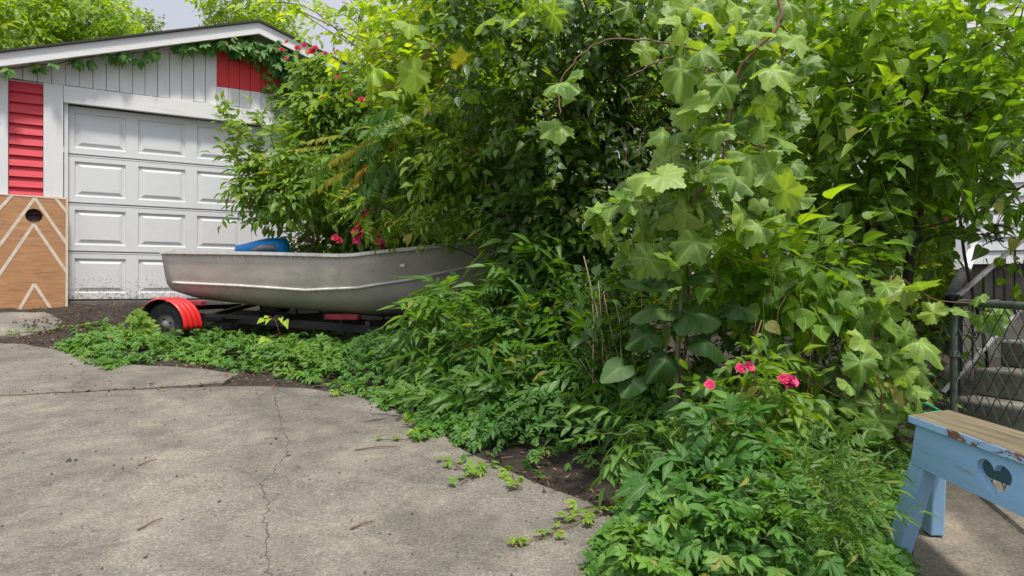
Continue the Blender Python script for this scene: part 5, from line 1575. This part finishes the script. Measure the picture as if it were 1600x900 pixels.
# tall leafy stalk
gv = np.array([.72, 3.1, GD(.72, 3.1)])
root = empty('tall_stalk_plant', gv, 0, 'single thick-stalked plant with very large dark heart-shaped leaves at the centre', 'plant')
L = Leaves(); mb = MB()
ps = [P(a, b, 3.05) - gv for a, b in ((1056, 730), (1055, 640), (1058, 560), (1063, 480), (1068, 400))]
mb.tube([(0, 0, -.03)] + ps, [.014, .013, .013, .012, .009, .006], 8)
mb.build('stalk', M['greenstem'], root, True)
for px, py, s_, d, nn in ((1035, 568, 1.25, (-.7, -.4, -.5), (.2, -.8, .7)), (1062, 650, 1.0, (.1, -.35, -1), (0, -1, .25)), (1090, 490, 1.4, (1, -.3, -.1), (0, -.4, 1)), (1020, 480, 1.4, (-1, -.3, -.1), (0, -.4, 1)), (1005, 525, 1.2, (-.9, -.3, -.4), (0, -.7, .8)), (1110, 535, 1.2, (.9, -.2, -.4), (.1, -.6, .8)), (960, 580, 1.1, (-.8, -.4, -.5), (0, -.8, .6)), (1040, 430, 1.2, (-.6, -.5, .1), (0, -.5, 1)), (1100, 430, 1.1, (.7, -.4, .1), (0, -.5, 1)), (985, 600, 1.0, (-.5, -.5, -.6), (0, -.8, .5)), (1120, 600, 1.1, (.7, -.4, -.5), (.1, -.8, .5)), (1000, 440, 1.2, (-.6, .1, .1), (0, -.5, 1)), (1160, 480, 1.1, (1, -.1, -.2), (0, -.5, .8))):
    d = np.array(d, float); d /= np.linalg.norm(d); L.put(TP['big'], P(px, py, 3.0) - d * .09 * s_, d, np.array(nn) + rng.normal(0, .25, 3), .122 * s_, random.uniform(.2, .7))
    limb(mb, ps[min(4, max(0, int((730 - py) / 75)))] , P(px, py, 3.0) - d * .1 * s_ - gv, .004, .003, 5, 4, .03)
L.build('leaves', M['L_big'], root, gv)
# understory dark leaves behind the stalk
plant('understory_shrub', 'deep green shaded shrub low in the middle of the thicket behind the big-leaved stalk', 'shrub', (.9, 3.9),
      thin(thin([B(1050, 520, 3.9, 110, 90, .3, 150, .30, tint=(.1, .1)), B(1180, 480, 3.9, 90, 80, .3, 150, .28, tint=(.15, .15)), B(1280, 520, 3.9, 100, 90, .35, 170, .27, tint=(.2, .2)), B(980, 640, 3.8, 90, 60, .3, 120, .26, tint=(.15, .1)), B(1130, 640, 3.7, 130, 60, .3, 160, .26, tint=(.15, .15)), B(1360, 640, 3.6, 70, 70, .3, 110, .25, tint=(.2, .2)), B(1240, 420, 3.9, 100, 50, .3, 130, .27, tint=(.3, .2)), B(950, 480, 4.2, 60, 80, .3, 110, .25, tint=(.15, .1))], 0.6, 0.8), 0.75, 0.95),
      TP['heartspray'] + TP['ovspray'], M['L_tree'], M['bark_dark'], .02, hub=P(1120, 620, 3.9), ntw=14)
plant('box_sapling', 'sapling with pale fresh leaves in threes hanging at mid height right of the stalk', 'sapling', (1.45, 3.5),
      [B(1210, 400, 3.2, 60, 35, .15, 34, .24, tint=(.5, .2)), B(1150, 400, 3.2, 50, 30, .15, 22, .22, tint=(.5, .2)), B(1270, 430, 3.2, 45, 40, .15, 26, .24, tint=(.45, .2)), B(1110, 390, 3.15, 40, 30, .1, 12, .2, tint=(.5, .2)), B(1220, 460, 3.3, 60, 40, .15, 24, .24, tint=(.3, .2))],
      TP['heartspray'], M['L_box'], M['redstem'], .010, hub=P(1250, 520, 3.4), ntw=3)

# dry stems
dr = empty('dry_stalks', (.45, 3.9, GD(.45, 3.9)), 0, 'cluster of thin straw-coloured dry stalks leaning left of the big-leaved plant', 'dead stalks')
co_ = np.array(dr.location)
for a, b, c, d in ((995, 660, 905, 520), (985, 650, 915, 410), (960, 640, 925, 480), (1000, 640, 935, 530), (955, 640, 935, 440), (975, 560, 960, 470), (930, 600, 912, 400), (1010, 650, 950, 540), (990, 620, 985, 500), (965, 665, 915, 560), (945, 625, 905, 560), (972, 600, 943, 455)):
    mb = MB(); p0 = P(a, b, 3.7); p1 = P(c, d, 3.85 + .2 * random.random()); p0b = p0 + (p0 - p1) * .5
    limb(mb, p0b - co_, p1 - co_, .0035, .0018, 5, 8, .025)
    mb.build('stalk', M['drystem'], dr, True)

# pink rose bush
gv = np.array([1.05, 2.85, GD(1.05, 2.85)])
def rose2(L, mb, base):
    for pts_ in ([(1190, 720), (1165, 640), (1155, 585)], [(1190, 720), (1150, 660), (1112, 610)], [(1210, 700), (1225, 640), (1230, 600)], [(1200, 700), (1180, 600), (1175, 545), (1190, 500)]):
        ps = [P(a, b, 2.8) - base for a, b in pts_]
        mb.tube(ps, [.005] + [.003] * (len(ps) - 1), 6)
prs = plant('rose_bush', 'low rose bush carrying a few bright pink blooms', 'rose', (1.05, 2.9),
      [B(1170, 620, 2.75, 65, 35, .12, 60, .145, tint=(.5, .25)), B(1120, 650, 2.75, 40, 35, .1, 30, .14, tint=(.35, .2)), B(1230, 640, 2.8, 40, 40, .12, 34, .14, tint=(.35, .2)), B(1190, 560, 2.9, 30, 50, .1, 20, .12, tint=(.4, .2)), B(1150, 690, 2.7, 60, 30, .12, 40, .15, tint=(.35, .2))],
      TP['rose'], M['L_rose'], M['redstem'], .008, hub=P(1180, 720, 2.8), ntw=3, extra=rose2)
for px, py, r in ((1109, 602, .020), (1156, 577, .021), (1170, 574, .021), (1224, 593, .022), (1237, 596, .026), (1229, 600, .022)):
    flower(px, py, 2.60, r, M['pink'], prs, 'flower', (rng.normal(0, .3), -1, .7), 20)
# orange azalea glimpse
az = plant('azalea', 'small orange-red flowering shrub glimpsed behind the dark trunk', 'shrub', (3.9, 7.2), [B(1475, 350, 7.2, 40, 45, .3, 260, .18, tint=(.8, .2)), B(1470, 430, 7.1, 45, 40, .3, 220, .18, tint=(.7, .2))], TP['trifol'], M['L_yel'], M['redstem'], .012, hub=P(1470, 440, 7.2), ntw=3)
plant('leafy_bush', 'leafy bush overhanging the railing in front of the house wall', 'shrub', (3.35, 5.0), [B(1530, 250, 4.6, 50, 40, .25, 34, .26, tint=(.3, .3)), B(1580, 190, 4.6, 50, 50, .25, 34, .26, tint=(.4, .3)), B(1510, 330, 4.7, 30, 40, .2, 16, .24, tint=(.25, .2)), B(1560, 130, 4.6, 60, 40, .25, 34, .27, tint=(.6, .3))], TP['heartspray'], M['L_box'], M['bark'], .014, hub=P(1500, 340, 4.9), ntw=3)
for px, py in ((1455, 326), (1462, 330), (1476, 340), (1470, 345), (1458, 352), (1480, 332)): flower(px, py, 6.85, .04, M['orange'], az, 'flower', (0, -1, .3), 10)

# lime-leaved seedling in front of the trailer
sx, sy = pg(448, 560); gz_ = GD(sx, sy); Ys = sy
sdl = empty('seedling', (sx, sy, gz_), 0, 'small seedling with lime yellow leaves standing in the ivy before the trailer', 'seedling')
co_ = np.array([sx, sy, gz_]); mb = MB(); L = Leaves()
tops = [P(a, b, Ys) - co_ for a, b in ((447, 556), (440, 530), (432, 505), (428, 496))]
mb.tube([(0, 0, 0)] + [tuple(t) for t in tops], [.004, .0035, .003, .0025, .002], 6)
for a, b, c, d, s_ in ((430, 500, 408, 498, .085), (430, 500, 420, 497, .08), (432, 502, 442, 495, .07), (430, 500, 450, 502, .09), (440, 520, 408, 530, .10), (440, 520, 416, 534, .09), (444, 535, 436, 548, .11), (430, 498, 415, 492, .06), (442, 530, 424, 535, .09)):
    p0 = P(a, b, Ys); p1 = P(c, d, Ys - .03)
    dd = p1 - p0; L.put([single(TP['leaf'][0], .1)], p1 - dd * .3, dd + np.array([0, -.2, -.06]), [0, -.8, .8], s_, random.uniform(.3, .9)); mb.tube([p0 - co_, p1 - dd * .3 - co_], .0016, 5)
mb.build('stem', M['redstem'], sdl, True); L.build('leaves', M['L_lime'], sdl, co_)

# ------------------------------------------------------------ ground creeper
VEG_EDGE = [pg(*q) for q in ((95, 545), (150, 572), (175, 580), (210, 566), (260, 562), (330, 572), (420, 585), (500, 598), (590, 625), (600, 640), (640, 648), (660, 690), (690, 672), (720, 700), (735, 730), (790, 735), (800, 770), (840, 765), (860, 725), (940, 735), (1000, 770), (985, 800), (940, 850), (925, 930))]
veg_poly = VEG_EDGE + [(.2, 1.7), (1.15, 1.7), (1.22, 2.1), (1.28, 2.35), (1.45, 2.75), (1.85, 3.2), (2.2, 3.9), (3.5, 6), (3.5, 9), (-1.5, 9.5), (-3.2, 7.6), (-3.7, 6.9), pg(180, 500), pg(130, 510)]
def creeper(name, label, poly, bounds, n, size, hfun, mats, tms, tint=(.3, .25), edge=.03, dens=None, tilt=.35):
    x = rng.uniform(bounds[0], bounds[1], n); y = rng.uniform(bounds[2], bounds[3], n)
    ok = inpoly(x, y, poly)
    x, y = x[ok], y[ok]
    d, _, _ = polydist(x, y, poly)
    if dens is not None:
        k = rng.random(len(x)) < dens(x, y); x, y, d = x[k], y[k], d[k]
    h = hfun(x, y, d) * rng.random(len(x)) ** .45
    z = G(x, y) + .012 + h
    O = np.stack([x, y, z], 1)
    m = len(x)
    D = rvec(m, .7) * np.array([1, 1, .35]) + np.array([-.15, -.45, 0])
    Nn = np.array([0, -.35, 1]) + rvec(m, tilt)
    clump = .5 + .5 * np.sin(x * 5.3 + 1.2 * np.sin(y * 4)) * np.sin(y * 4.7 + x)
    t = tint[0] + tint[1] * (clump - .3) + .1 * rng.normal(0, 1, m)
    L = Leaves(); L.put(tms, O, D, Nn, size * rng.uniform(.65, 1.2, m), np.clip(t, 0, 1))
    o = L.build(name, mats)
    tag(o, label, 'ground cover', kind='stuff')
    return o
def hA(x, y, d):
    return np.clip(d * .4, .01, .11) + .06 * np.clip(np.sin(x * 9) * np.sin(y * 8), -.4, 1) * (d > .12)
creeper('creeper_ground_cover', 'green creeper covering the ground round the trailer wheel and along the driveway', veg_poly, (-5, -1.2, 4.3, 7.9), 18000, .092, hA, M['L_creeper'], TP['palmlo'], (.5, .35), dens=lambda x, y: np.where(y > 6.7, .12, np.where((y > 6.0) & (x > -2.4), .7, 1.0)) * np.clip(.62 + .75 * np.sin(x * 7.3 + 2 * np.sin(y * 3.1)) * np.sin(y * 8.1 + x * 2), .08, 1))
creeper('creeper_ground_cover', 'dark green creeper under the ash-like sapling in the middle', veg_poly, (-1.2, .9, 2.9, 6.5), 13000, .080, lambda x, y, d: np.clip(d * .5, .015, .24), M['L_creeper'], TP['palm'], (.3, .3), dens=lambda x, y: np.where(y > 4.6, .5, 1.0) * np.where((np.abs(x - .12) < .5) & (np.abs(y - 3.25) < .32), .03, 1))
creeper('creeper_ground_cover', 'lush heaped creeper filling the bottom right foreground up to the bench', veg_poly, (.1, 1.9, 1.75, 4.0), 21000, .068, lambda x, y, d: np.clip(d * .55, .012, .30) , M['L_creeper'], TP['palm'], (.45, .3), dens=lambda x, y: np.where(y > 3.0, .5, 1.0) * np.where((x < .5) & (y > 2.75), .15, 1))
# yellowish young runners on the concrete
L = Leaves(); mb = MB()
for run in ([(640, 652), (655, 680), (668, 665), (640, 690)], [(700, 720), (735, 745), (765, 730), (715, 765)], [(800, 745), (815, 768), (800, 775)], [(985, 790), (940, 810), (890, 825), (860, 840), (790, 858)], [(215, 560), (180, 572), (165, 580)], [(20, 522), (60, 520), (120, 512), (170, 505)], [(560, 605), (520, 622)], [(880, 815), (910, 800), (960, 795)], [(600, 690), (640, 690), (690, 675)]):
    pts = [np.array([*pg(*q), 0]) for q in run]
    q = []
    for a, b in zip(pts[:-1], pts[1:]):
        k = max(2, int(np.linalg.norm(b - a) / .03))
        for i in range(k):
            p = a + (b - a) * i / k + rng.normal(0, .006, 3); p[2] = GD(p[0], p[1]) + .01; q.append(p)
            if random.random() < .9:
                L.put(TP['palm'], p + np.array([0, 0, .008 + .012 * random.random()]), [rng.normal(), rng.normal() - .3, .1], np.array([0, -.3, 1]) + rng.normal(0, .3, 3), random.uniform(.045, .08), .3 + .7 * random.random())
    mb.tube(q, .0022, 5)
tag(mb.build('creeper_runners', M['redstem'], None, True), 'thin brown creeper runners straying over the concrete edge', 'runners', kind='stuff')
tag(L.build('young_creeper_leaves', M['L_creeper_y']), 'small yellow-green young creeper leaves along the edge of the concrete', 'ground cover', kind='stuff')
# creeper climbing the wheel
L = Leaves(); mb = MB()
tw = BC + BA * axx - BN * wy; wz = EYE + zw
for _ in range(170):
    a = random.uniform(R(100), R(300)); r = .24 * math.sqrt(random.random())
    off = np.array([r * math.cos(a) * BA[0], r * math.cos(a) * BA[1], r * math.sin(a)])
    p = np.array([tw[0], tw[1], wz]) + off + np.array([BN[0], BN[1], 0]) * random.uniform(.07, .16) + np.array([-.05, 0, -.04])
    L.put(TP['palm'], p, [rng.normal(0, .6), -.3, -.6], [0, -1, .6], random.uniform(.09, .14), random.uniform(.3, 1))
tag(L.build('wheel_creeper', M['L_creeper_y']), 'bright creeper climbing over the hub of the trailer wheel', 'ground cover', kind='stuff')
# heaped foreground clumps
def mound(name, label, cat, px, py, items, tms, mat, mi_stem='greenstem'):
    x, y = pg(px, py); b = np.array([x, y, GD(x, y)])
    root = empty(name, b, 0, label, cat); L = Leaves(); mb = MB()
    for it in items:
        c, r = blob(L, tms, **it); limb(mb, (0, 0, 0), c - b, .006, .003, 6, 6, .05); twigs(mb, c - b, r, 3, .003)
    mb.build('stem', M[mi_stem], root, True); L.build('leaves', mat, root, b)
    return root
mound('narrow_leaved_weeds', 'clump of weeds with narrow pointed leaves left of the bench leg', 'plant', 1290, 830,
      [B(1270, 745, 2.2, 55, 45, .14, 46, .135, tint=(.5, .25), hang=-.2, up=.8), B(1299, 790, 2.05, 26, 40, .1, 26, .12, tint=(.5, .25), hang=-.2), B(1250, 800, 2.1, 50, 40, .12, 40, .125, tint=(.5, .25), hang=-.2), B(1304, 710, 2.35, 45, 35, .12, 30, .13, tint=(.3, .2), hang=-.1), B(1289, 850, 1.95, 36, 30, .1, 20, .11, tint=(.4, .2), hang=-.1)],
      TP['lanspray'], M['L_weed'])
mound('ash_seedling', 'low seedling with paired pale leaflets just left of the rose bush', 'plant', 1010, 740,
      [B(985, 675, 2.95, 45, 30, .14, 20, .18, tint=(.4, .2)), B(1020, 715, 2.8, 30, 28, .12, 12, .17, tint=(.5, .2))], TP['ash'], M['L_ash'])
mound('broadleaf_creeper', 'heap of large dark five-part creeper leaves in the centre of the foreground greenery', 'vine', 1110, 850,
      [B(1090, 762, 2.35, 75, 36, .18, 110, .12, tint=(.15, .15), hang=.0, up=.8, out=.2), B(1150, 690, 2.5, 60, 45, .18, 90, .11, tint=(.3, .2), hang=.0, up=.8), B(1075, 825, 2.15, 85, 40, .2, 240, .08, tint=(.45, .25), hang=0, up=.8), B(1180, 830, 2.05, 92, 60, .2, 320, .078, tint=(.5, .25), hang=0, up=.8), B(1010, 868, 2.05, 50, 28, .15, 150, .072, tint=(.6, .2), hang=0, up=.8), B(1200, 755, 2.3, 60, 42, .18, 160, .085, tint=(.45, .25), hang=0, up=.8)],
      TP['palm'], M['L_creeper'])

# ------------------------------------------------------------ litter
def scatter_flat(name, label, cat, poly, bounds, n, size, tms, mat, dens=None, zoff=.004, tl=.35, kind='stuff'):
    x = rng.uniform(bounds[0], bounds[1], n); y = rng.uniform(bounds[2], bounds[3], n)
    ok = inpoly(x, y, poly) if poly else np.ones(n, bool)
    x, y = x[ok], y[ok]
    if dens is not None:
        k = rng.random(len(x)) < dens(x, y); x, y = x[k], y[k]
    m = len(x); L = Leaves()
    L.put(tms, np.stack([x, y, G(x, y) + zoff], 1), rvec(m) * [1, 1, .1], np.array([0, 0, 1]) + rvec(m, tl), size * rng.uniform(.5, 1.2, m), rng.random(m))
    tag(L.build(name, mat), label, cat, kind=kind)
def near_edge(x, y):
    d = np.full(x.shape, 9.0); ins = np.zeros(x.shape, bool)
    for p in DRIVE + [walk]:
        dd, _, _ = polydist(x, y, p); d = np.minimum(d, dd); ins |= inpoly(x, y, p)
    return d, ins
def dl(x, y):
    d, ins = near_edge(x, y)
    return np.where(ins, .35 * np.exp(-d / .05) + .006, .8 * np.exp(-d / .5) + .1)
scatter_flat('leaf_litter', 'brown dead leaves and bits lying along the driveway edge', 'leaf litter', None, (-6, 2.2, 1.8, 8), 16000, .030, TP['leaf'], M['litter'], dl)
scatter_flat('leaf_litter', 'broken twigs and bark chips on the soil beside the driveway', 'leaf litter', None, (-6, 2.2, 1.8, 8), 9000, .055, [T([(-.035, 0, 0), (.035, 0, 0), (.03, 1, .05), (-.03, 1, .05)], [(0, 1, 2), (0, 2, 3)], [(0, 0)] * 4)], M['litter'], lambda x, y: dl(x, y) * .8)
tet = T([(-.5, -.4, 0), (.5, -.35, 0), (.1, .5, 0), (-.3, .3, .1), (0, 0, .5), (.3, .1, .35)], [(0, 1, 4), (1, 5, 4), (1, 2, 5), (2, 4, 5), (2, 3, 4), (3, 0, 4)], [(0, 0)] * 6)
scatter_flat('gravel', 'small loose stones and grit scattered on the concrete driveway', 'gravel', None, (-6, 1.2, 1.5, 7.7), 2600, .011, [tet], M['pebble'], lambda x, y: np.where(near_edge(x, y)[1], .5, .3), .001, .1)
scatter_flat('gravel', 'fine dark crumbs of soil on the strip before the garage', 'gravel', [pg(20, 505), pg(240, 470), pg(330, 480), pg(220, 520), pg(60, 520)], (-5.5, -2.5, 6, 9), 9000, .02, [tet], M['bark_dark'], None, .001, .1)
stick_lb = ['curved brown twig on the concrete at the lower left', 'straight thin twig on the concrete in the lower middle', 'small dark broken leaf stalk on the concrete left of the crack', 'thin twig on the concrete near the right edge of the driveway']
for (a, b), (c, d), lb in (((215, 832), (254, 814), stick_lb[0]), ((548, 829), (585, 818), stick_lb[1]), ((216, 730), (245, 721), stick_lb[2]), ((555, 705), (620, 700), stick_lb[3])):
    p = pg(a, b); q = pg(c, d); o_ = np.array([*p, GD(*p) + .006]); e_ = np.array([*q, GD(*q) + .008])
    mb = MB(); m_ = (o_ + e_) / 2 + np.array([0, .012, .004])
    mb.tube([(0, 0, 0), m_ - o_, e_ - o_], [.0032, .003, .0016], 6); t_ = mb.build('twig', M['twig'], None, True); t_.location = o_; tag(t_, lb, 'twig', 'twigs lying on the driveway')
for (a, b), sz, lb in (((108, 722), .022, 'black lump, larger of the two on the left of the driveway'), ((119, 721), .014, 'black lump, smaller of the two on the left of the driveway'), ((343, 786), .012, 'dark flat chip on the concrete left of the crack'), ((228, 874), .012, 'dark pebble on the concrete near the bottom left')):
    p = pg(a, b); mb = MB(); V = tet['V'] * sz * 1.3; mb.add(V, [tuple(f) for f in tet['F']]); t_ = mb.build('stone', M['rubber'], None, True); t_.location = (*p, GD(*p) + .002); tag(t_, lb, 'stone', 'dark lumps on the driveway')
